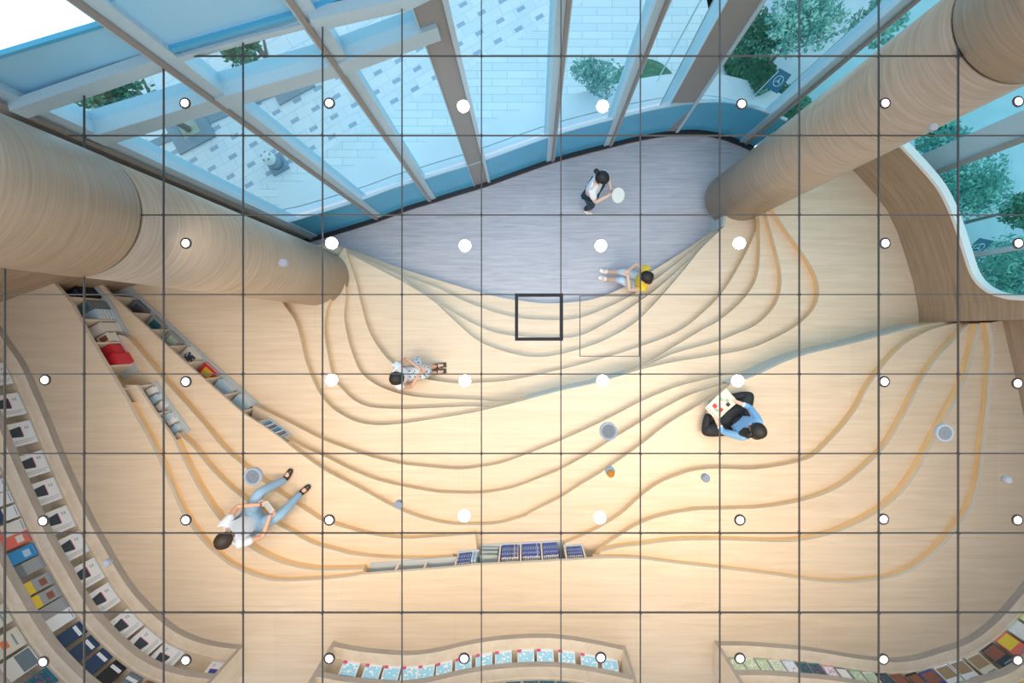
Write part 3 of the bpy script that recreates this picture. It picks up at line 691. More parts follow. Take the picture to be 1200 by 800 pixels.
for q, ((c1, c2), lab) in enumerate(zip(styles, lab28)):
    w = .155 if q < 14 else .185
    book(w, .26, .03, c1, [(.06, .08, .94, .62 if q > 13 else .93, c2), (.1, .84, .7, .9, 'text')], lab + ' in the bottom right case', shelf_mx(rimR, s, 0, .17, .24, .0 if q > 14 else .12), 'illustrated paperbacks')
    s += w+.022
    if s > cs-.1: break
for q in range(6):
    book(.19, .27, .03, 'yellow', [(.1, .1, .8, .5, 'offwhite')], 'yellow and white book on the second shelf of the bottom right case', shelf_mx(rimR, s_near(rimR, 0, 1160, 1)+q*.21, 1, .17, .2), 'yellow books')

# ------------------------------------------------------------------ niches in the stairs
def divider(line, s, z0, z1, parent, dep=RD, th=.025):
    p, t_ = at(line, s); nr_ = V(t_.y, -t_.x); bm = bmesh.new()
    rot = Matrix(((nr_.x, t_.x, 0), (nr_.y, t_.y, 0), (0, 0, 1)))
    c0 = p+nr_*(dep/2+.008); box(bm, (c0.x-parent.location.x, c0.y-parent.location.y, (z0+z1)/2-parent.location.z), (dep-.02, th, z1-z0), rot)
    obj('divider', bm, 'case', parent)
def niche(label, line, z0, z1, divs, dep=RD):
    mid = line[len(line)//2]; t = thing('display_niche', label, 'shelf', (mid.x, mid.y, z0))
    rl = [p-V(mid.x, mid.y) for p in line]
    bm = bmesh.new(); ribbon_solid(bm, rl, -.055 if 'slanted' in label else -.012, dep-.01, .002, .014, 0, 0, 0); obj('bottom_board', bm, 'cubby', t)
    for s_ in divs: divider(line, s_, z0+.016, z1-.045, t, dep)
    return t
zJ, zG = Z['j'], Z['g']
L1 = j1[:]; c1_ = cum(L1)[-1]
d1 = [.25+.36*q for q in range(int((c1_-.3)/.36)+1)]
niche('slanted row of open cubbies in the tall riser below the book-niche column, farther one', [p for p in L1], zG, zJ, d1)
n0c = cum(n0)[-1]; d2 = [.28+.36*q for q in range(int((n0c-.2)/.36)+1)]
niche('slanted row of open cubbies nearest the left wall holding boxes and red books', n0, zJ, NZ, d2)
niche('short slanted cubby row between two steps holding small pale books', m0, Z['k'], Z['m'], [.02, cum(m0)[-1]*.55], .19)
cb = cum(nb)[-1]
def s_x(line, x):
    cs_ = cum(line)
    if x <= line[0].x: return 0.0
    for i in range(len(line)-1):
        if line[i].x <= x <= line[i+1].x: return cs_[i] + (x-line[i].x)/(line[i+1].x-line[i].x+1e-9)*(cs_[i+1]-cs_[i])
    return cs_[-1]
dv = [P(px, 660, NZ).x for px in (466, 492, 531)]
def sub(line, x0, x1): return [p for p in line if x0 <= p.x <= x1]
nl = sub(nb, -9, P(531, 660, NZ).x); nm = sub(nb, P(531, 660, NZ).x, P(560, 660, NZ).x); nc = sub(nb, P(557, 660, NZ).x, P(664, 660, NZ).x); nrr = sub(nb, P(662, 660, NZ).x, 9)
niche('low empty grey cubby row at the left of the blue book niche', nl, Z['l'], NZ, [s_x(nl, P(px, 660, NZ).x) for px in (461, 495)])
niche('open bottom niche holding blue book spines, in the tallest riser', nc, zJ, NZ, [s_x(nc, P(px, 660, NZ).x) for px in (584, 610, 636)])
niche('small stepped cubby at the left end of the blue book niche', nm, Z['k'], NZ, [.01])
niche('small cubby at the right end of the blue book niche', nrr, Z['k'], NZ, [.015, s_x(nrr, P(687, 660, NZ).x)])
def spine(line, s, zb, th_, h_, d_, col, label, group, inset=.02, lean=0):
    p, t_ = at(line, s); nr_ = V(t_.y, -t_.x); bm = bmesh.new()
    box(bm, (0, 0, h_/2), (d_, th_, h_), mi=0); box(bm, (.004, 0, h_/2+.002), (d_-.006, th_-.006, h_), mi=1)
    box(bm, (-d_/2-.0005, 0, h_*.75), (.001, th_*.4, h_*.12), mi=2); box(bm, (-d_/2-.0005, 0, h_*.38), (.001, th_*.25, h_*.25), mi=2)
    o = obj('book', bm, ['bk_'+col, 'bk_pages', 'bk_ltblue' if col in ('royal', 'navy', 'purple') else 'bk_text'])
    c0 = p+nr_*(d_/2+inset)
    o.matrix_world = Matrix(((nr_.x, t_.x, 0, c0.x), (nr_.y, t_.y, 0, c0.y), (0, 0, 1, zb), (0, 0, 0, 1))) @ Matrix.Rotation(lean, 4, 'X')
    return tag(o, label, 'book', group)
# blue spines
for (x0, x1, purple) in ((586.5, 607.5, 3), (612, 634, 2), (638, 656, 1)):
    sa = s_x(nc, P(x0, 660, NZ).x); sb = s_x(nc, P(x1, 660, NZ).x); nbk = int((sb-sa)/.0235)
    for q in range(nbk):
        col = 'royal'
        if purple == 3 and q in (5, 6, 8): col = 'navy'
        if purple == 3 and q in (7, nbk-1): col = 'purple'
        if purple == 2 and q in (nbk-2,): col = 'purple'
        spine(nc, sa+(q+.5)*(sb-sa)/nbk, zJ+.016, (sb-sa)/nbk-.002, .34 + (.01 if q % 3 == 0 else 0), .17, col, {'royal': 'royal blue book spine', 'navy': 'navy book spine', 'purple': 'purple book spine'}[col] + ' packed in the tall bottom niche', 'book spines in the bottom niche', .01)
for (x0, x1, ln, zb, hh) in ((533, 549, nm, Z['k'], .26), (667, 685, nrr, Z['k'], .24)):
    sa = s_x(ln, P(x0, 660, NZ).x); sb = s_x(ln, P(x1, 660, NZ).x); nbk = int((sb-sa)/.024)
    for q in range(nbk):
        spine(ln, sa+(q+.5)*(sb-sa)/nbk, zb+.016, (sb-sa)/nbk-.003, hh, .16, 'royal' if q % 4 else 'navy', ('blue book spine in the small left cubby of the bottom niche' if x0 < 600 else 'blue book in the small right cubby of the bottom niche'), 'blue books in the small end cubbies', .012)
for q in range(2):
    spine(nm, s_x(nm, P(551+q*3.5, 660, NZ).x), Z['k']+.016, .03, .24, .15, 'ltblue', 'pale blue book spine at the end of the small left cubby', 'pale blue spines', .012)
# glass-lidded shelf in the centre niche
t = thing('glass_tray', 'pale green glass tray stack at the left of the blue spines', 'tray', (P(571, 661, NZ).x, P(571, 661, NZ).y, zJ+.02))
for q in range(3):
    bm = bmesh.new(); box(bm, (0, -.10, .05+q*.11), (.24, .17, .012)); box(bm, (0, -.018, .06+q*.11), (.24, .01, .03)); obj('tray', bm, 'cyan', t)
# objects in the slanted niches
def flatbook(line, s, zb, w, d_, h_, col, label, group, inset=.0, top=None, rot=0, name='book', cat='book'):
    p, t_ = at(line, s); nr_ = V(t_.y, -t_.x); bm = bmesh.new()
    box(bm, (0, 0, .003), (d_, w, .006), mi=0); box(bm, (0, 0, h_-.003), (d_, w, .006), mi=0); box(bm, (.003, 0, h_/2), (d_-.012, w-.008, h_-.012), mi=1 if name in ('book', 'booklet') else 0); box(bm, (d_/2-.003, 0, h_/2), (.006, w, h_-.012), mi=0)
    if top: box(bm, (0, 0, h_+.0007), (d_*.6, w*.6, .001), mi=2)
    o = obj(name, bm, ['bk_'+col, 'bk_pages', mk(top) if top else 'bk_text'])
    c0 = p+nr_*(d_/2+inset-.03)
    o.matrix_world = Matrix(((nr_.x, t_.x, 0, c0.x), (nr_.y, t_.y, 0, c0.y), (0, 0, 1, zb), (0, 0, 0, 1))) @ Matrix.Rotation(rot, 4, 'Z')
    return tag(o, label, cat, group)
g2 = 'items in the cubbies by the left wall'
n0r = [p for p in n0 if P(137, 440, NZ).y < p.y < P(137, 392, Z['k']).y]
niche('lower half of the cubby row by the left wall with the red boxes', n0r, Z['k'], NZ, [])
zb = zJ+.016
# n0 cubbies: spans between d2 dividers
def cell(divs, k): return (divs[k]+divs[k+1])/2 if k+1 < len(divs) else divs[k]+.16
flatbook(n0, .14, zb, .21, .20, .24, 'black', 'black box in the top cubby by the left wall', g2, .03, 'art_dark', name='box', cat='box')
flatbook(n0, cell(d2, 0)-.07, zb, .14, .2, .26, 'slate', 'dark box beside the pale stacked books in the second cubby', g2, .03, 'teal', name='box', cat='box')
for q in range(5): flatbook(n0, cell(d2, 0)+.085, zb+q*.05, .15, .19, .047, 'ltblue', 'pale blue book in the flat stack of the second cubby', g2, .02)
zk = Z['k']+.016
flatbook(n0, cell(d2, 1)-.07, zb, .15, .2, .26, 'offwhite', 'patterned gift box in the third cubby by the left wall', g2, .03, 'art_manga', name='box', cat='box')
flatbook(n0, cell(d2, 1)+.09, zk, .13, .18, .12, 'offwhite', 'white box with orange spots in the third cubby', g2, .02, 'art_warm', name='box', cat='box')
flatbook(n0, cell(d2, 2)-.08, zk, .15, .18, .16, 'red', 'red box at the back of the fourth cubby by the left wall', g2, .03, name='box', cat='box')
flatbook(n0, cell(d2, 2)+.085, zk, .16, .2, .22, 'red', 'red box at the front of the fourth cubby by the left wall', g2, .0, name='box', cat='box')
mc = cum(m0)[-1]
for q in range(6):
    s_ = .1+q*(mc-.2)/5.2
    if abs(s_-mc*.55) < .05: s_ += .06
    flatbook(m0, s_, Z['k']+.016, .09, .12, .05+.02*(q % 2), 'ltblue' if q % 2 else 'white', ['white','pale blue'][q % 2]+' small book in the short slanted cubby row', 'small books in the short cubby row', .02, rot=.15*(q % 3-1))
g1 = 'items in the farther slanted cubby row'
zb1 = zG+.016
tailL = [p for p in j1 if p.x > P(300, 492, Z['j']).x]
niche('narrow end of the farther cubby row packed with small blue books', tailL, Z['h'], zJ, [.01])
tc_ = cum(tailL)[-1]
for q in range(9):
    spine(tailL, .05+q*(tc_-.08)/9, Z['h']+.016, .026, .20, .13, ['ltblue', 'blue', 'white', 'slate'][q % 4], ['pale blue', 'bright blue', 'white', 'slate grey'][q % 4]+' small book at the narrow end of the farther cubby row', 'small books at the narrow end', .012)
its = [('slate', 'art_dark', 'dark framed tray'), ('grey', 'teal', 'green-grey framed tray'), ('grey', 'mint', 'second green-grey framed tray'), ('offwhite', 'art_multi', 'red white and yellow booklet'), ('red', 'yellow', 'red booklet with yellow mark'), ('ltblue', None, 'pale blue paper stack'), ('ltblue', None, 'lower pale blue paper stack'), ('mint', None, 'mint glass-topped tray')]
for q, (c_, tp, lab) in enumerate(its):
    if q >= len(d1): break
    s_ = cell(d1, q)
    if s_ > c1_-tc_-.1: break
    flatbook(L1, s_, zb1, .26, .20, .06+.05*(q in (5, 6)), c_, lab + ' in the farther slanted cubby row', g1, .02, tp, rot=.1*(q % 3-1)*(q > 2), name='tray' if 'tray' in lab else 'booklet', cat='tray' if 'tray' in lab else 'booklet')

# ------------------------------------------------------------------ outside
GZ = -.15
bm = bmesh.new(); cut0 = P(250, 252, GZ); cut1 = P(720, -20, GZ)
dline = (cut1-cut0)
def gpoly(name, pts, mat, z=GZ, th_=.05):
    bm = bmesh.new(); prism(bm, [V(*p[:2]) for p in pts], z-th_, z, 0, 0); return struct(obj(name, bm, mat))
far1 = cut0 + dline*1.25; nearL = cut0 - dline*.1
gpoly('ground_plaza', [nearL, far1, (-2.0, 7.2), (-4.3, 6.05), (-7.6, 5.45), (-10.3, 4.6), (-10.5, 1.6), (-6, 1.9)], 'plaza')
basec = offs([p for p in base], -.05)
gpoly('ground_courses', [nearL, far1, (3.0, 8.2), (3.55, 5.2), (4.15, 3.48)] + [p for p in reversed([q for q in basec if -4.1 < q.x < 4.1])] + [(-5.2, 1.95)], 'courses')
gpoly('ground_road', [(4.15, 3.48), (3.55, 5.2), (3.0, 8.2), (12, 9), (13, -3), (6.95, -.7), (6.6, 1.1), (6.0, 2.55), (5.0, 3.25)], 'asphalt')
# darker stripe along the plaza and plain paving beyond it
def strip_px(name, pts, mat, z, th_=.02, st=True, label=None, cat=None):
    bm = bmesh.new(); prism(bm, [P(x, y, z) for x, y in pts], z-th_, z, 0, 0)
    o = obj(name, bm, mat)
    return struct(o) if st else tag(o, label, cat)
strip_px('ground_plain', [(20, 200), (118, 194), (400, 72), (520, 5), (540, -20), (330, -25), (60, 60), (-20, 110)], 'pave2', GZ+.012)
strip_px('ground_stripe', [(118, 200), (124, 188), (400, 66), (520, 0), (526, 8), (404, 76)], 'pit', GZ+.02)
def leafy(bm, c0, r, n_, sz, mi=0, flat_=.75):
    for _ in range(n_):
        while True:
            q = Vector((random.uniform(-1, 1), random.uniform(-1, 1), random.uniform(-1, 1)))
            if .35 < q.length < 1: break
        p = Vector(c0) + Vector((q.x*r, q.y*r, q.z*r*flat_))
        a_ = Vector((random.gauss(0, 1), random.gauss(0, 1), random.gauss(0, 1))).normalized(); b_ = a_.orthogonal().normalized(); s_ = sz*random.uniform(.6, 1.3)
        f = bm.faces.new([bm.verts.new(p+a_*s_), bm.verts.new(p+b_*s_*.5), bm.verts.new(p-a_*s_), bm.verts.new(p-b_*s_*.5)]); f.material_index = mi
def tree(x, y, h_, r, label, mat='leafa', trunk=.05, clumps=9, n_=260, sz=.05, name='tree', cat='tree', branches=5, group=None):
    t = thing(name, label, cat, (x, y, GZ), 0, group)
    bm = bmesh.new(); top = Vector((0, 0, h_*.75)); cyl(bm, (0, 0, 0), top, trunk, trunk*.5, 10)
    for q in range(branches):
        a_ = 2*math.pi*q/branches+.4; cyl(bm, (0, 0, h_*(.35+.07*q % .3)), (math.cos(a_)*r*.7, math.sin(a_)*r*.7, h_*.8), trunk*.5, trunk*.15, 7)
    obj('trunk', bm, 'bark', t)
    bm = bmesh.new()
    for q in range(clumps):
        a_ = random.uniform(0, 6.28); rr_ = random.uniform(0, r*.75)
        leafy(bm, (math.cos(a_)*rr_, math.sin(a_)*rr_, h_*.8+random.uniform(-.25, .25)*r), r*.5, n_, sz)
    obj('crown', bm, mat, t)
def pxt(x, y): p = P(x, y, GZ); return p.x, p.y
x, y = pxt(222, 152); tree(x, y, 2.1, .75, 'small green street tree in a square pit behind the leftmost window bay', trunk=.06)
x, y = pxt(338, 95); tree(x, y, 1.9, .55, 'small green street tree in the farther square pit on the plaza', trunk=.06)
for (cx, cy, lab) in ((222, 150, 'dark square tree pit with a stone edge on the plaza, nearest the leftmost window bay'), (338, 92, 'dark square tree pit farther along the plaza stripe')):
    x, y = pxt(cx, cy); t = thing('tree_pit', lab, 'tree pit', (x, y, GZ), math.radians(28))
    bm = bmesh.new()
    for (ox, oy, lx, ly) in ((0, .27, .74, .2), (0, -.27, .74, .2), (.27, 0, .2, .34), (-.27, 0, .2, .34)): box(bm, (ox, oy, .02), (lx, ly, .04))
    obj('stone_edge', bm, 'pit', t); bm = bmesh.new(); box(bm, (0, 0, .012), (.34, .34, .022)); obj('gravel', bm, 'pitgravel', t)
x, y = pxt(690, 128); tree(x+.0, y+.15, 1.0, .42, 'pale round bush behind the kerb, centre of the window wall', 'leafb', .02, 9, 160, .03, 'bush', 'bush')
# lawn mound
bm = bmesh.new(); c0 = P(755, 108, GZ)
lathe(bm, [(.62, 0), (.58, .05), (.45, .10), (.2, .14), (.02, .15)], 28); o = tag(obj('lawn_mound', bm, 'hedge', loc=(c0.x, c0.y, GZ)), 'small green planted mound outside by the steel cables', 'lawn')
for q, (x0, y0, x1, y1) in enumerate(((762, 110, 800, 0), (742, 100, 768, 0), (790, 118, 838, 0))):
    a_, b_ = P(x0, y0, GZ), P(x1, y1, 3.6); bm = bmesh.new(); cyl(bm, a_, Vector((a_.x*1.0+.02, a_.y*1.0+.05, 3.9)), .012, n=8)
    cyl(bm, a_, a_+Vector((0, 0, .06)), .035, n=10)
    tag(obj('steel_cable', bm, 'chrome'), 'thin upright steel cable outside beside the green mound, %s' % ['middle one', 'one nearest the round bush', 'one nearest the wide mullion'][q], 'cable', 'steel cables outside')
# trees and hedges on the right
spec = [((950, 22), 2.0, .62, 'leafb', 'bushy pale teal tree at the top, left of the garden-window column'), ((1030, 22), 2.0, .42, 'leafb', 'tall pale tree seen right beside the upper column shaft'), ((893, 40), 1.3, .34, 'leafa', 'darker green tree beside the tall mullion at the top'),
  ((1135, 222), 1.7, .62, 'leafb', 'leafy pale tree close behind the curved white-edged opening'), ((1180, 325), 1.5, .62, 'leafb', 'leafy pale tree at the lower corner of the curved opening'), ((1105, 160), 1.3, .45, 'leafb', 'green tree between the thick grey post and the column'), ((1215, 240), 1.5, .45, 'leafa', 'dark green tree deepest behind the curved opening')]
for (px, py), h_, r, mt, lab in spec:
    D = CAMZ-(GZ+h_*.8); x = (px-NX)/F*D; y = -(py-NY)/F*D
    tree(x, y, h_, r, lab, mt, .035, 12, 240, .034, branches=6)
def hedge(px0, lab, lx, ly, hz, rz):
    c0 = P(px0[0], px0[1], GZ); t = thing('clipped_hedge', lab, 'hedge', (c0.x, c0.y, GZ), rz)
    bm = bmesh.new(); box(bm, (0, 0, hz/2), (lx*.9, ly*.9, hz*.9)); obj('hedge_core', bm, 'hedge', t)
    bm = bmesh.new()
    for _ in range(1800):
        q = [random.uniform(-.5, .5)*lx, random.uniform(-.5, .5)*ly, random.uniform(0, 1)*hz]; a2 = random.randrange(3)
        if a2 == 0: q[0] = math.copysign(lx/2, q[0])
        elif a2 == 1: q[1] = math.copysign(ly/2, q[1])
        else: q[2] = hz
        p = Vector(q); a_ = Vector((random.gauss(0, 1), random.gauss(0, 1), random.gauss(0, 1))).normalized(); b_ = a_.orthogonal().normalized()
        bm.faces.new([bm.verts.new(p+a_*.03), bm.verts.new(p+b_*.018), bm.verts.new(p-a_*.03), bm.verts.new(p-b_*.018)])
    obj('foliage', bm, 'leafa', t)
hedge((872, 92), 'dark clipped hedge outside between the wide post and the next mullion', .5, 1.0, .5, .45)
hedge((915, 138), 'short dark clipped hedge just outside the curved kerb by the column', .7, .55, .4, -.6)
# emblem banners
def banner(px, py, z, rz, lab, tilt=0.9):
    c0 = P(px, py, z); t = thing('emblem_banner', lab, 'banner', (c0.x, c0.y, GZ), rz); t.scale = (.72, .72, 1)
    bm = bmesh.new(); cyl(bm, (-.16, 0, 0), (-.16, 0, z-GZ+.18), .012, n=8); obj('pole', bm, 'chrome', t)
    R_ = Matrix.Rotation(-tilt, 3, 'X')
    bm = bmesh.new(); box(bm, (0, 0, z-GZ), (.30, .012, .36), R_); obj('flag', bm, 'banner', t)
    bm = bmesh.new()
    for q in range(32):
        a0, a1 = 2*math.pi*q/32, 2*math.pi*(q+1)/32
        for s_ in (1,):
            vs = [Vector((math.cos(a)*r, -.008, math.sin(a)*r)) for a, r in ((a0, .085), (a1, .085), (a1, .098), (a0, .098))]
            bm.faces.new([bm.verts.new(R_ @ v_ + Vector((0, 0, z-GZ))) for v_ in vs])
    for q in range(3):
        a0 = math.pi/2+q*2*math.pi/3; d_ = Vector((math.cos(a0), 0, math.sin(a0))); s_ = Vector((-math.sin(a0), 0, math.cos(a0)))
        vs = [d_*.088, s_*.012, -s_*.012]
        bm.faces.new([bm.verts.new(R_ @ (v_+Vector((0, -.0085, 0))) + Vector((0, 0, z-GZ))) for v_ in vs])
    obj('emblem', bm, 'chrome', t)
banner(996, 47, 1.3, -.5, 'dark blue banner with white ringed star left of the upper column shaft')
banner(912, 95, .9, -.5, 'dark blue banner with ringed star beside the mullion near the clipped hedge')
banner(1146, 290, 1.3, -.2, 'dark blue banner with ringed star behind the curved white-edged opening')
# bollard lamp
x, y = pxt(326, 193); t = thing('globe_lamp', 'round glass globe lamp on a square base on the plaza', 'lamp', (x, y, GZ), .5)
bm = bmesh.new(); box(bm, (0, 0, .03), (.32, .32, .06)); lathe(bm, [(.12, .06), (.11, .16), (.08, .22)], 20); obj('lamp_base', bm, 'pit', t)
bm = bmesh.new(); bmesh.ops.create_uvsphere(bm, u_segments=20, v_segments=12, radius=.115); obj('globe', bm, 'white', t, True, loc=(0, 0, .31))
bm = bmesh.new()
for q in range(5):
    a_ = q*1.257; box(bm, (math.cos(a_)*.06, math.sin(a_)*.06, .40), (.06, .035, .012), Matrix.Rotation(a_, 3, 'Z'))
obj('reflector', bm, 'pit', t)
# bicycle
x, y = pxt(831, 112); t = thing('bicycle', 'small bicycle parked outside beyond the wide mullion', 'bicycle', (x, y, GZ), .7)
for q, xo in enumerate((-.16, .16)):
    bm = bmesh.new(); prev = None
    for s_ in range(20): cyl(bm, (xo+.1*math.cos(s_*.314), 0, .1+.1*math.sin(s_*.314)), (xo+.1*math.cos((s_+1)*.314), 0, .1+.1*math.sin((s_+1)*.314)), .009, n=6)
    for s_ in range(4): cyl(bm, (xo+.1*math.cos(s_*.785), 0, .1+.1*math.sin(s_*.785)), (xo-.1*math.cos(s_*.785), 0, .1-.1*math.sin(s_*.785)), .002, n=4)
    obj('wheel', bm, 'black', t)
bm = bmesh.new()
for a_, b_ in (((-.16, 0, .1), (-.05, 0, .24)), ((-.05, 0, .24), (.11, 0, .25)), ((.11, 0, .25), (.16, 0, .1)), ((-.05, 0, .24), (0, 0, .1)), ((0, 0, .1), (.11, 0, .25)), ((-.16, 0, .1), (0, 0, .1)), ((.11, 0, .25), (.10, 0, .31)), ((.10, -.08, .31), (.10, .08, .31))): cyl(bm, a_, b_, .008, n=6)
obj('frame', bm, 'bk_white', t)
bm = bmesh.new(); box(bm, (-.06, 0, .26), (.09, .04, .02)); obj('seat', bm, 'bk_yellow', t)

# ------------------------------------------------------------------ people
M['skin'] = flat('skin', (.62, .36, .25), .5, var=.04); M['skin2'] = flat('skin_fair', (.72, .47, .36), .5, var=.04)
M['hairm'] = flat('hair_black', (.009, .008, .008), .6, var=.4, scale=80); M['hairb'] = flat('hair_darkbrown', (.022, .014, .010), .6, var=.4, scale=80)
M['shirtw'] = flat('shirt_white', (.80, .82, .84), .7); M['shirtb'] = flat('shirt_paleblue', (.68, .76, .86), .7); M['shirty'] = flat('shirt_yellow', (.85, .55, .02), .7)
M['denim'] = flat('denim', (.25, .42, .60), .8, var=.12, scale=90); M['denimd'] = flat('denim_mid', (.20, .42, .68), .8, var=.12, scale=90); M['ltjean'] = flat('light_trousers', (.50, .60, .70), .8)
M['blackc'] = flat('black_cloth', (.012, .014, .018), .7); M['darkteal'] = flat('dark_teal_cloth', (.008, .035, .055), .7)
M['pattern'] = noisy('patterned_skirt', [(.55, .60, .62), (.12, .25, .30), (.50, .22, .26), (.70, .72, .72), (.10, .13, .15), (.40, .52, .56)], 34, .8)
M['shoe'] = flat('shoe_black', (.012, .012, .014), .35); M['shoew'] = flat('shoe_white', (.78, .78, .76), .5); M['eyem'] = flat('eye_dark', (.02, .015, .012), .3); M['lipm'] = flat('lips', (.50, .16, .13), .5)
def skinobj(name, verts, edges, radii, roots, mat, parent, sub_=2):
    me = bpy.data.meshes.new(name); me.from_pydata([tuple(v_) for v_ in verts], edges, []); me.update()
    me.materials.append(M[mat])
    o = bpy.data.objects.new(name, me); C.objects.link(o); o.parent = parent
    md = o.modifiers.new('skin', 'SKIN'); md.use_smooth_shade = True
    if not me.skin_vertices: me.attributes  # layer is made by the modifier
    bmx = bmesh.new(); bmx.from_mesh(me); lay = bmx.verts.layers.skin.verify(); bmx.verts.ensure_lookup_table()
    for i2, r in enumerate(radii):
        sv = bmx.verts[i2][lay]; sv.radius = (r, r) if not isinstance(r, tuple) else r; sv.use_root = i2 in roots
    bmx.to_mesh(me); bmx.free()
    if sub_: s_ = o.modifiers.new('sub', 'SUBSURF'); s_.levels = sub_; s_.render_levels = sub_
    return o
class Sk:
    def __init__(s): s.v = []; s.e = []; s.r = []; s.roots = []
    def add(s, p, r, par=None):
        s.v.append(Vector(p)); s.r.append(r); i = len(s.v)-1
        if par is None: s.roots.append(i)
        else: s.e.append((par, i))
        return i
    def build(s, name, mat, parent, sub_=2): return skinobj(name, s.v, s.e, s.r, s.roots, mat, parent, sub_)
def ik(a_, b_, l1, l2, pole):
    d_ = b_-a_; L = d_.length
    if L > (l1+l2)*.995: b_ = a_+d_.normalized()*(l1+l2)*.995; d_ = b_-a_; L = d_.length
    x = (l1*l1-l2*l2+L*L)/(2*L); hh = math.sqrt(max(0, l1*l1-x*x)); u_ = d_.normalized()
    pp = pole-(pole.dot(u_))*u_
    return a_+u_*x+pp.normalized()*hh, b_
def person(label, o0, facing, hip, feet, knees_pole, hands, cfg):
    """hip, feet(2), hands(2) are world positions; facing = horizontal unit vector"""
    t = thing('person', label, 'person', o0); O = Vector(o0)
    fw = Vector((facing[0], facing[1], 0)).normalized(); lf = Vector((-fw.y, fw.x, 0)); up = Vector((0, 0, 1)); S_ = cfg.get('scale', 1.0)
    L_ = lambda p: Vector(p)-O
    hip = L_(hip); lean = cfg.get('lean', .12)
    tu = (up + fw*lean).normalized()
    waist = hip+tu*.14*S_; chest = hip+tu*.34*S_; neck = hip+tu*.50*S_; hd = (up+fw*(lean+cfg.get('nod', .35))).normalized()
    h0 = neck+tu*.06*S_; h1 = h0+hd*.09*S_; h2 = h0+hd*.19*S_
    sh = [neck-tu*.05*S_+lf*.155*S_*s for s in (1, -1)]
    hp = [hip+lf*.085*S_*s for s in (1, -1)]
    thl, shl = cfg.get('thigh', .42)*S_, cfg.get('shin', .42)*S_
    kn, ft = [], []
    for q in (0, 1):
        k2, f2 = ik(hp[q], L_(feet[q])+up*.07, thl, shl, Vector(knees_pole[q])); kn.append(k2); ft.append(f2)
    fdir = cfg.get('footdir', [fw, fw]); el, ha = [], []
    for q in (0, 1):
        pole = lf*(1 if q == 0 else -1)*.8-up*.8-fw*.2
        e2, h3 = ik(sh[q], L_(hands[q]), .27*S_, .25*S_, pole); el.append(e2); ha.append(h3)
    sk = Sk()
    ip = sk.add(hip, .105*S_); iw = sk.add(waist, .10*S_, ip); ic = sk.add(chest, .12*S_, iw); inn = sk.add(neck, .055*S_, ic); ih0 = sk.add(h0, .05*S_, inn)
    ih1 = sk.add(h1, .085*S_, ih0); ih2 = sk.add(h2, .065*S_, ih1)
    for q in (0, 1):
        s1 = sk.add(sh[q], .05*S_, ic); e1 = sk.add(el[q], .036*S_, s1); w1 = sk.add(ha[q], .024*S_, e1)
        hdr = (ha[q]-el[q]).normalized(); pm = sk.add(ha[q]+hdr*.05*S_, (.034*S_, .018*S_), w1)
        ju = sk.add(hp[q], .085*S_, ip); kk = sk.add(kn[q], .052*S_, ju); an = sk.add(ft[q], .036*S_, kk)
        fd = Vector(fdir[q]).normalized(); sk.add(ft[q]+fd*.13*S_-up*.035, (.036*S_, .024*S_), an)
        # fingers and thumb: own chains rooted in the palm
        side = hdr.cross(cfg.get('palmn', up)).normalized(); curl = cfg.get('curl', -up*.6)
        nrm = side.cross(hdr).normalized()
        for fi in range(4):
            b0 = ha[q]+hdr*.06*S_+side*(fi-1.5)*.018*S_; ln = [.062, .072, .068, .052][fi]*S_
            a1 = sk.add(b0, .0085*S_); a2 = sk.add(b0+hdr*ln*.5+curl*.010, .008*S_, a1); sk.add(b0+hdr*ln*.9+curl*.035, .007*S_, a2)
        sg = 1 if q == 0 else -1
        b0 = ha[q]+hdr*.02*S_-side*sg*.028*S_; a1 = sk.add(b0, .010*S_); a2 = sk.add(b0+hdr*.035*S_-side*sg*.022*S_, .009*S_, a1); sk.add(b0+hdr*.065*S_-side*sg*.018*S_+curl*.02, .008*S_, a2)
    # nose and ears
    face = (fw - hd*.0).normalized(); face = (face - hd*face.dot(hd)).normalized()
    b0 = h1+hd*.02+face*.075*S_; a1 = sk.add(b0, .012*S_); sk.add(b0+face*.022*S_-hd*.012*S_, .010*S_, a1)
    for s in (1, -1): b0 = h1+lf*s*.078*S_; a1 = sk.add(b0, .012*S_); sk.add(b0+lf*s*.012*S_+hd*.02*S_, .010*S_, a1)
    sk.build('body', cfg.get('skin', 'skin'), t)
    bm = bmesh.new()
    for s in (1, -1):
        c0 = h1+hd*.028*S_+face*.080*S_+lf*s*.030*S_; r = bmesh.ops.create_uvsphere(bm, u_segments=8, v_segments=6, radius=.010*S_)
        for v_ in r['verts']: v_.co += c0
    obj('eyes', bm, 'eyem', t)
    bm = bmesh.new(); r = bmesh.ops.create_uvsphere(bm, u_segments=8, v_segments=6, radius=.010*S_)
    for v_ in r['verts']: v_.co = Vector((v_.co.x, v_.co.y, v_.co.z)) + lf*(v_.co.dot(lf))*1.2 + h1-hd*.035*S_+face*.078*S_
    obj('mouth', bm, 'lipm', t)
    # hair cap
    bm = bmesh.new(); r = bmesh.ops.create_uvsphere(bm, u_segments=24, v_segments=16, radius=1)
    cc = h1+hd*.045*S_-face*.018*S_
    Rm = Matrix((lf, face, hd)).transposed()
    kill = []
    for v_ in r['verts']:
        q = v_.co.copy(); 
        if q.y > .25 and q.z < .25: kill.append(v_); 
        k3 = 1+.05*math.sin(q.x*23)*math.sin(q.y*19)
        v_.co = Rm @ Vector((q.x*.103*S_*k3, q.y*.112*S_*k3, q.z*.105*S_)) + cc
    bmesh.ops.delete(bm, geom=kill, context='VERTS')
    ho = obj('hair', bm, cfg.get('hair', 'hairm'), t, True)
    sd = ho.modifiers.new('s', 'SOLIDIFY'); sd.thickness = .008
    hs = Sk(); bk = cc-face*.06*S_
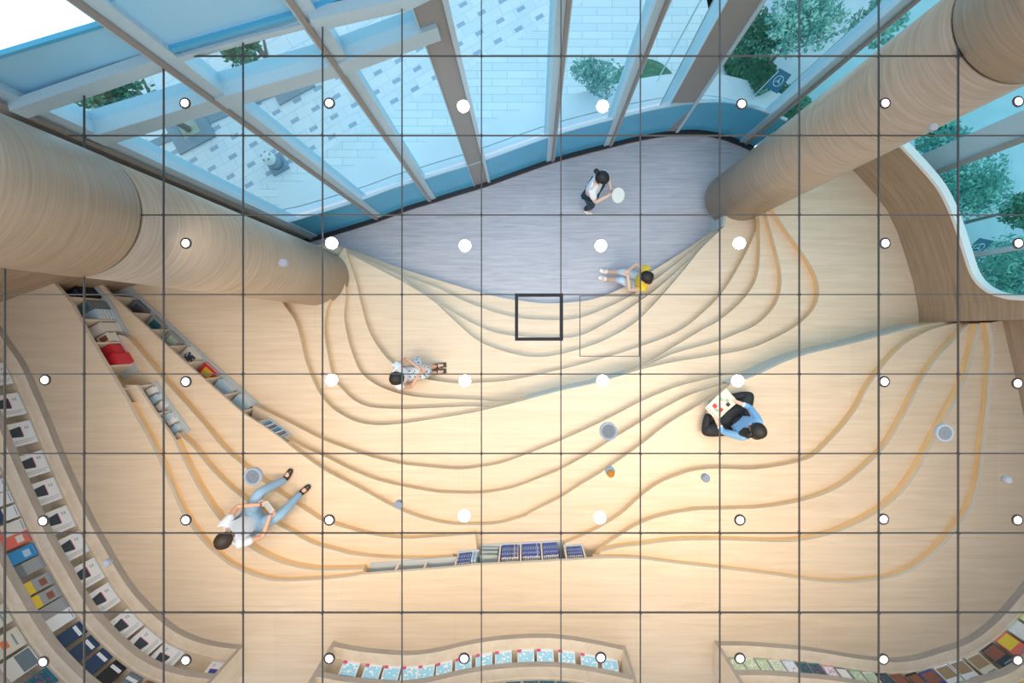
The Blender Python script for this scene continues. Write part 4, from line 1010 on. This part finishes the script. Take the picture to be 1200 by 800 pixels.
    hl = cfg.get('hairlen', .0)
    if hl > 0:
        for off_ in (-.045, 0, .045):
            i0 = hs.add(bk+lf*off_*S_+hd*.01, .05*S_); i1 = hs.add(bk+lf*off_*1.2*S_-tu*hl*.5-face*.015, .045*S_, i0); hs.add(bk+lf*off_*1.3*S_-tu*hl-face*.0, .025*S_, i1)
        hs.build('long_hair', cfg.get('hair', 'hairm'), t, 1)
    if cfg.get('hairfront'):
        hs = Sk()
        for off_ in (.2, .55, .9):
            i0 = hs.add(cc+lf*.06*S_*off_*1.6+face*.0-hd*.03, .045*S_); i1 = hs.add(cc+lf*(.05+.08*off_)*S_+face*.06-hd*.12, .05*S_, i0); hs.add(cc+lf*(.05+.10*off_)*S_+face*.10-hd*.24, .03*S_, i1)
        hs.build('draped_hair', cfg.get('hair', 'hairm'), t, 1)
    if cfg.get('bun'):
        hs = Sk(); i0 = hs.add(cc-face*.09*S_+hd*.03, .03); i1 = hs.add(cc-face*.15*S_+hd*.06, .05, i0); hs.add(cc-face*.19*S_+hd*.02, .03, i1); hs.build('hair_bun', cfg.get('hair', 'hairm'), t, 1)
    # shirt
    g_ = Sk(); i0 = g_.add(hip-tu*.0, .138*S_); i1 = g_.add(waist, .124*S_, i0); i2 = g_.add(chest, .138*S_, i1); g_.add(neck-tu*.045*S_, .075*S_, i2)
    for q in (0, 1):
        s1 = g_.add(sh[q], .066*S_, i2); el_ = cfg.get('sleeve', .6); g_.add(sh[q]+(el[q]-sh[q])*min(1, el_), (.056-.012*(el_ > 1))*S_, s1)
        if el_ > 1: g_.e[-1]; w = g_.add(el[q]+(ha[q]-el[q])*(el_-1), .038*S_, len(g_.v)-1)
    g_.build('shirt', cfg['shirt'], t)
    # trousers / skirt
    if cfg.get('pants'):
        g_ = Sk(); i0 = g_.add(hip+tu*.03, .132*S_)
        pl_ = cfg.get('pantlen', .9)
        for q in (0, 1):
            j0 = g_.add(hp[q]+(kn[q]-hp[q])*.08, .112*S_, i0); j0 = g_.add(hp[q]+(kn[q]-hp[q])*.5, .094*S_, j0); j1_ = g_.add(kn[q], .068*S_, j0); g_.add(kn[q]+(ft[q]-kn[q])*pl_, .052*S_, j1_)
        g_.build('trousers', cfg['pants'], t)
    if cfg.get('lap'):
        g_ = Sk(); i0 = g_.add(hip+tu*.02, .14*S_); i1 = g_.add(hip+fw*.15, .11*S_, i0)
        for q in (0, 1): m_ = g_.add(hip+(kn[q]-hip)*.6+fw*.03, .10*S_, i1); g_.add(kn[q]+fw*.02, .085*S_, m_)
        g_.add(hip+fw*.30-up*.04, .08*S_, i1); g_.build('skirt', cfg['lap'], t)
        g_ = Sk(); i0 = g_.add(hip-tu*.0, .150*S_); i1 = g_.add(waist+tu*.02, .142*S_, i0); g_.add(chest-tu*.04, .146*S_, i1); g_.build('dress_bodice', cfg['lap'], t)
        for q in (0, 1):
            g_ = Sk(); a0 = g_.add(el[q]+(ha[q]-el[q])*.18, .046*S_); g_.add(el[q]+(ha[q]-el[q])*.40, .044*S_, a0); g_.build('cuff', 'shirtw', t)
    if cfg.get('skirt'):
        mid = (kn[0]+kn[1])/2; g_ = Sk(); i0 = g_.add(hip+tu*.04, .125*S_); i1 = g_.add(hip+(mid-hip)*.5, .15*S_, i0); i2 = g_.add(mid, .13*S_, i1); g_.add(mid+((ft[0]+ft[1])/2-mid)*cfg.get('skirtlen', .5), .12*S_, i2)
        if cfg.get('flare'): fl = L_(cfg['flare']); j0 = g_.add(hip+(mid-hip)*.6+(fl-hip)*.2, .11*S_); g_.add(fl, .07*S_, j0)
        g_.build('skirt', cfg['skirt'], t)
    for q in (0, 1):
        fd = Vector(fdir[q]).normalized(); g_ = Sk(); s0_ = ft[q]-up*.03
        if cfg.get('sandal'):
            bm = bmesh.new(); Rr = Matrix((fd, up.cross(fd), up)).transposed(); box(bm, s0_+fd*.06-up*.03, (.22*S_, .08*S_, .015), Rr); box(bm, s0_+fd*.09-up*.0, (.03, .085*S_, .05), Rr); box(bm, s0_+up*.05, (.085, .085, .018), Rr); obj('sandal', bm, cfg['shoes'], t); continue
        i0 = g_.add(ft[q]+up*.025*S_, .046*S_); i1 = g_.add(s0_+fd*.035*S_-up*.003, .046*S_, i0); i1 = g_.add(s0_+fd*.10*S_-up*.005, (.046*S_, .036*S_), i1); g_.add(s0_+fd*.17*S_-up*.01, (.038*S_, .028*S_), i1)
        g_.build('shoe', cfg['shoes'], t)
    return t, dict(hands=[O+h for h in ha], fw=fw, lf=lf, O=O)
U = Vector((0, 0, 1))
# 1 standing by the window
o0 = Vector((1.12, 2.26, 0)); fw = Vector((.85, -.5, 0)).normalized(); lf = Vector((-fw.y, fw.x, 0))
hip = o0+U*.86; hands1 = [o0+fw*.24+lf*.09+U*1.12, o0+fw*.28-lf*.02+U*1.15]
t, r_ = person('person standing on the grey floor in white top and dark trousers, holding a fan', o0, fw, hip, [o0+lf*.08, o0-lf*.08+fw*.04], [fw, fw], hands1,
   dict(shirt='shirtw', pants='darkteal', shoes='shoew', bun=True, hair='hairm', scale=.98, lean=.03, nod=.4, sleeve=.75, skin='skin2', thigh=.42, shin=.41, pantlen=.85))
hc = (r_['hands'][0]+r_['hands'][1])/2
t2 = thing('round_fan', 'round white hand fan held by the standing person', 'fan', (hc.x, hc.y, hc.z))
bm = bmesh.new(); nrm = (U*.75+fw*.4).normalized(); cyl(bm, fw*.13+U*.03, fw*.13+U*.03+nrm*.012, .115, n=28); obj('fan_disc', bm, 'bk_offwhite', t2)
bm = bmesh.new(); cyl(bm, -fw*.05-U*.01, fw*.06+U*.03, .009, n=8); obj('fan_handle', bm, 'bk_tan', t2)
# 2 yellow shirt on the lowest step
hip = Vector((2.06, .84, .14+.11)); fw = Vector((-1, .25, 0)).normalized(); lf = Vector((-fw.y, fw.x, 0))
person('person in a yellow shirt and pale trousers sitting on the lowest step, hands on knees', (2.06, .84, .14), fw, hip, [Vector((1.52, .93, 0)), Vector((1.54, 1.06, 0))], [U, U], [Vector((1.76, .91, .60)), Vector((1.75, 1.0, .62))],
   dict(shirt='shirty', pants='ltjean', shoes='shoew', hairlen=.18, lean=.10, nod=.25, sleeve=.45, skin='skin2', thigh=.40, shin=.40, pantlen=.35))
# 3 white top and patterned skirt
zt = Z['d']; hip = Vector((-1.93, -.70, zt+.11)); fw = Vector((1, .12, 0)).normalized(); lf = Vector((-fw.y, fw.x, 0))
person('person in a white top and patterned skirt sitting on the curved steps near the column', (-1.93, -.70, zt), fw, hip, [Vector((-1.44, -.58, Z['c'])), Vector((-1.44, -.68, Z['c']))], [U, U], [Vector((-1.62, -.57, zt+.36)), Vector((-1.60, -.66, zt+.36))],
   dict(shirt='shirtw', skirt='pattern', skirtlen=.55, flare=(-1.72, -.42, zt+.10), shoes='shoe', sandal=True, hairlen=.14, lean=.08, nod=.45, sleeve=.4, skin='skin', hair='hairm', thigh=.41, shin=.40))
# 4 reader with a picture book, black dress over denim
zt = Z['j']; hip = Vector((3.05, -1.32, zt+.12)); fw = Vector((-.66, .72, 0)).normalized(); lf = Vector((-fw.y, fw.x, 0))
kl = [hip+fw*.16+lf*.30, hip+fw*.14-lf*.30]
ftp = [hip+fw*.40+lf*.10-U*.12, hip+fw*.36-lf*.12-U*.12]
t, r_ = person('person in a black dress over a denim shirt sitting cross-legged reading a picture book', (3.05, -1.32, zt), fw, hip, [Vector((f_.x, f_.y, zt)) for f_ in ftp], [lf*1.0+U*.12, -lf*1.0+U*.12], [hip+fw*.36+lf*.17+U*.13, hip+fw*.36-lf*.15+U*.13],
   dict(shirt='denimd', pants='blackc', lap='blackc', hairfront=True, shoes='shoe', hairlen=.26, lean=.08, nod=.3, sleeve=1.35, skin='skin2', thigh=.40, shin=.38, pantlen=.8, footdir=[-lf, lf]))
pc = hip+fw*.40+U*.13
bm = bmesh.new()
for s in (1, -1):
    box(bm, (s*.10, 0, .010), (.20, .25, .014), Matrix.Rotation(-s*.10, 3, 'Y'), 0)
    for (ox, oy, w_, h_, mi) in ((.02, .05, .06, .06, 1), (.0, -.01, .045, .05, 4), (-.03, -.06, .05, .05, 2), (.045, -.05, .06, .04, 1), (-.05, .06, .03, .07, 4)): box(bm, (s*.10+ox, oy, .0185-ox*s*.10), (w_, h_, .002), Matrix.Rotation(-s*.10, 3, 'Y'), mi)
for q in range(5): box(bm, (-.175, -.09+q*.045, .025), (.03, .022, .002), None, 3)
o = obj('picture_book', bm, ['bk_cream', 'bk_red', 'bk_black', 'bk_text', 'bk_green']); o.location = pc; o.rotation_euler = (0, 0, math.atan2(lf.y, lf.x)+math.pi)
tag(o, 'open cream picture book with red figures in the lap of the reader', 'book')
# 5 jeans and pale blue shirt
hip = Vector((-3.70, -2.60, Z['l']+.11)); fw = Vector((.78, .63, 0)).normalized(); lf = Vector((-fw.y, fw.x, 0))
t, r_ = person('person in a pale blue shirt and denim jeans sitting on the steps holding a phone', (-3.70, -2.60, Z['l']), fw, hip, [Vector((-3.42, -2.14, Z['j'])), Vector((-3.20, -2.34, Z['j']))], [lf*.25+U, -lf*.25+U], [hip+fw*.34+lf*.12+U*.20, hip+fw*.36-lf*.12+U*.20],
   dict(shirt='shirtb', pants='denim', shoes='shoe', hairlen=.0, lean=.10, nod=.45, sleeve=.55, skin='skin', hair='hairb', thigh=.42, shin=.42, pantlen=1.04, footdir=[Vector((.45, .9, 0)), Vector((.75, .65, 0))]))
hm = (r_['hands'][0]+r_['hands'][1])/2+fw*.09
t2 = thing('mobile_phone', 'pale mobile phone held in both hands by the person in jeans', 'phone', hm, math.atan2(fw.y, fw.x))
bm = bmesh.new(); box(bm, (0, 0, .0), (.075, .15, .009)); bmesh.ops.bevel(bm, geom=bm.edges[:], offset=.003, segments=2, affect='EDGES'); obj('phone_case', bm, 'bk_offwhite', t2)
bm = bmesh.new(); box(bm, (0, 0, .0055), (.066, .135, .002)); obj('screen', bm, 'bk_grey', t2)

# ------------------------------------------------------------------ light, world, camera
world = bpy.data.worlds.new('World'); bpy.context.scene.world = world; world.use_nodes = True
nt = world.node_tree; nt.nodes.clear(); out = N(nt, 'ShaderNodeOutputWorld'); bg = N(nt, 'ShaderNodeBackground')
tc = N(nt, 'ShaderNodeTexCoord'); sp = N(nt, 'ShaderNodeSeparateXYZ'); nt.links.new(tc.outputs['Generated'], sp.inputs[0])
mr_ = N(nt, 'ShaderNodeMapRange'); mr_.inputs[1].default_value = -.7; mr_.inputs[2].default_value = .7; nt.links.new(sp.outputs[1], mr_.inputs[0])
rp = N(nt, 'ShaderNodeValToRGB'); rp.color_ramp.elements[0].color = (.96, .96, .99, 1); rp.color_ramp.elements[1].color = (.88, 1.02, 1.22, 1)
nt.links.new(mr_.outputs[0], rp.inputs[0])
m2 = N(nt, 'ShaderNodeMapRange'); m2.inputs[1].default_value = -.05; m2.inputs[2].default_value = -.4; m2.inputs[3].default_value = 1.0; m2.inputs[4].default_value = 1.9; nt.links.new(sp.outputs[2], m2.inputs[0])
vm = N(nt, 'ShaderNodeVectorMath', operation='SCALE'); nt.links.new(rp.outputs[0], vm.inputs[0]); nt.links.new(m2.outputs[0], vm.inputs['Scale']); nt.links.new(vm.outputs[0], bg.inputs[0]); bg.inputs[1].default_value = 1.08
nt.links.new(bg.outputs[0], out.inputs[0])
def spot(px, py, e_, col, size=2.0):
    d_ = bpy.data.lights.new('downlight_beam', 'SPOT'); d_.energy = e_; d_.color = col; d_.spot_size = size; d_.spot_blend = .8; d_.shadow_soft_size = .06
    o = bpy.data.objects.new('downlight_beam', d_); C.objects.link(o); p = P(px, py, CEIL); o.location = (p.x, p.y, CEIL-.03)
for px, py in stars: spot(px, py, (46 if px > 500 else 26) if py < 300 else (22 if px > 800 else 9) if py < 500 else 9, (.62, .80, 1) if py < 300 else (.66, .83, 1) if py < 500 else (1, .80, .58))
for px, py in rings:
    if py > 430: spot(px, py, 78 if py > 700 else (46 if px < 300 or px > 950 else 20) if py > 500 else 26, (1, .76, .50))
    elif py > 250: spot(px, py, 24 if px > 500 else 10, (.80, .90, 1) if px > 500 else (1, .90, .78))
cam = bpy.data.cameras.new('camera'); co = bpy.data.objects.new('camera', cam); C.objects.link(co)
co.location = (0, 0, CAMZ); cam.sensor_width = 36; cam.lens = F/1200*36; cam.shift_x = (600-NX)/1200; cam.shift_y = (NY-400)/1200
cam.clip_start = .05; cam.clip_end = 100
sc = bpy.context.scene; sc.camera = co
vs_ = sc.view_settings; vs_.view_transform = 'Standard'; vs_.look = 'None'; vs_.gamma = 1; vs_.use_curve_mapping = False; vs_.exposure = 0.08
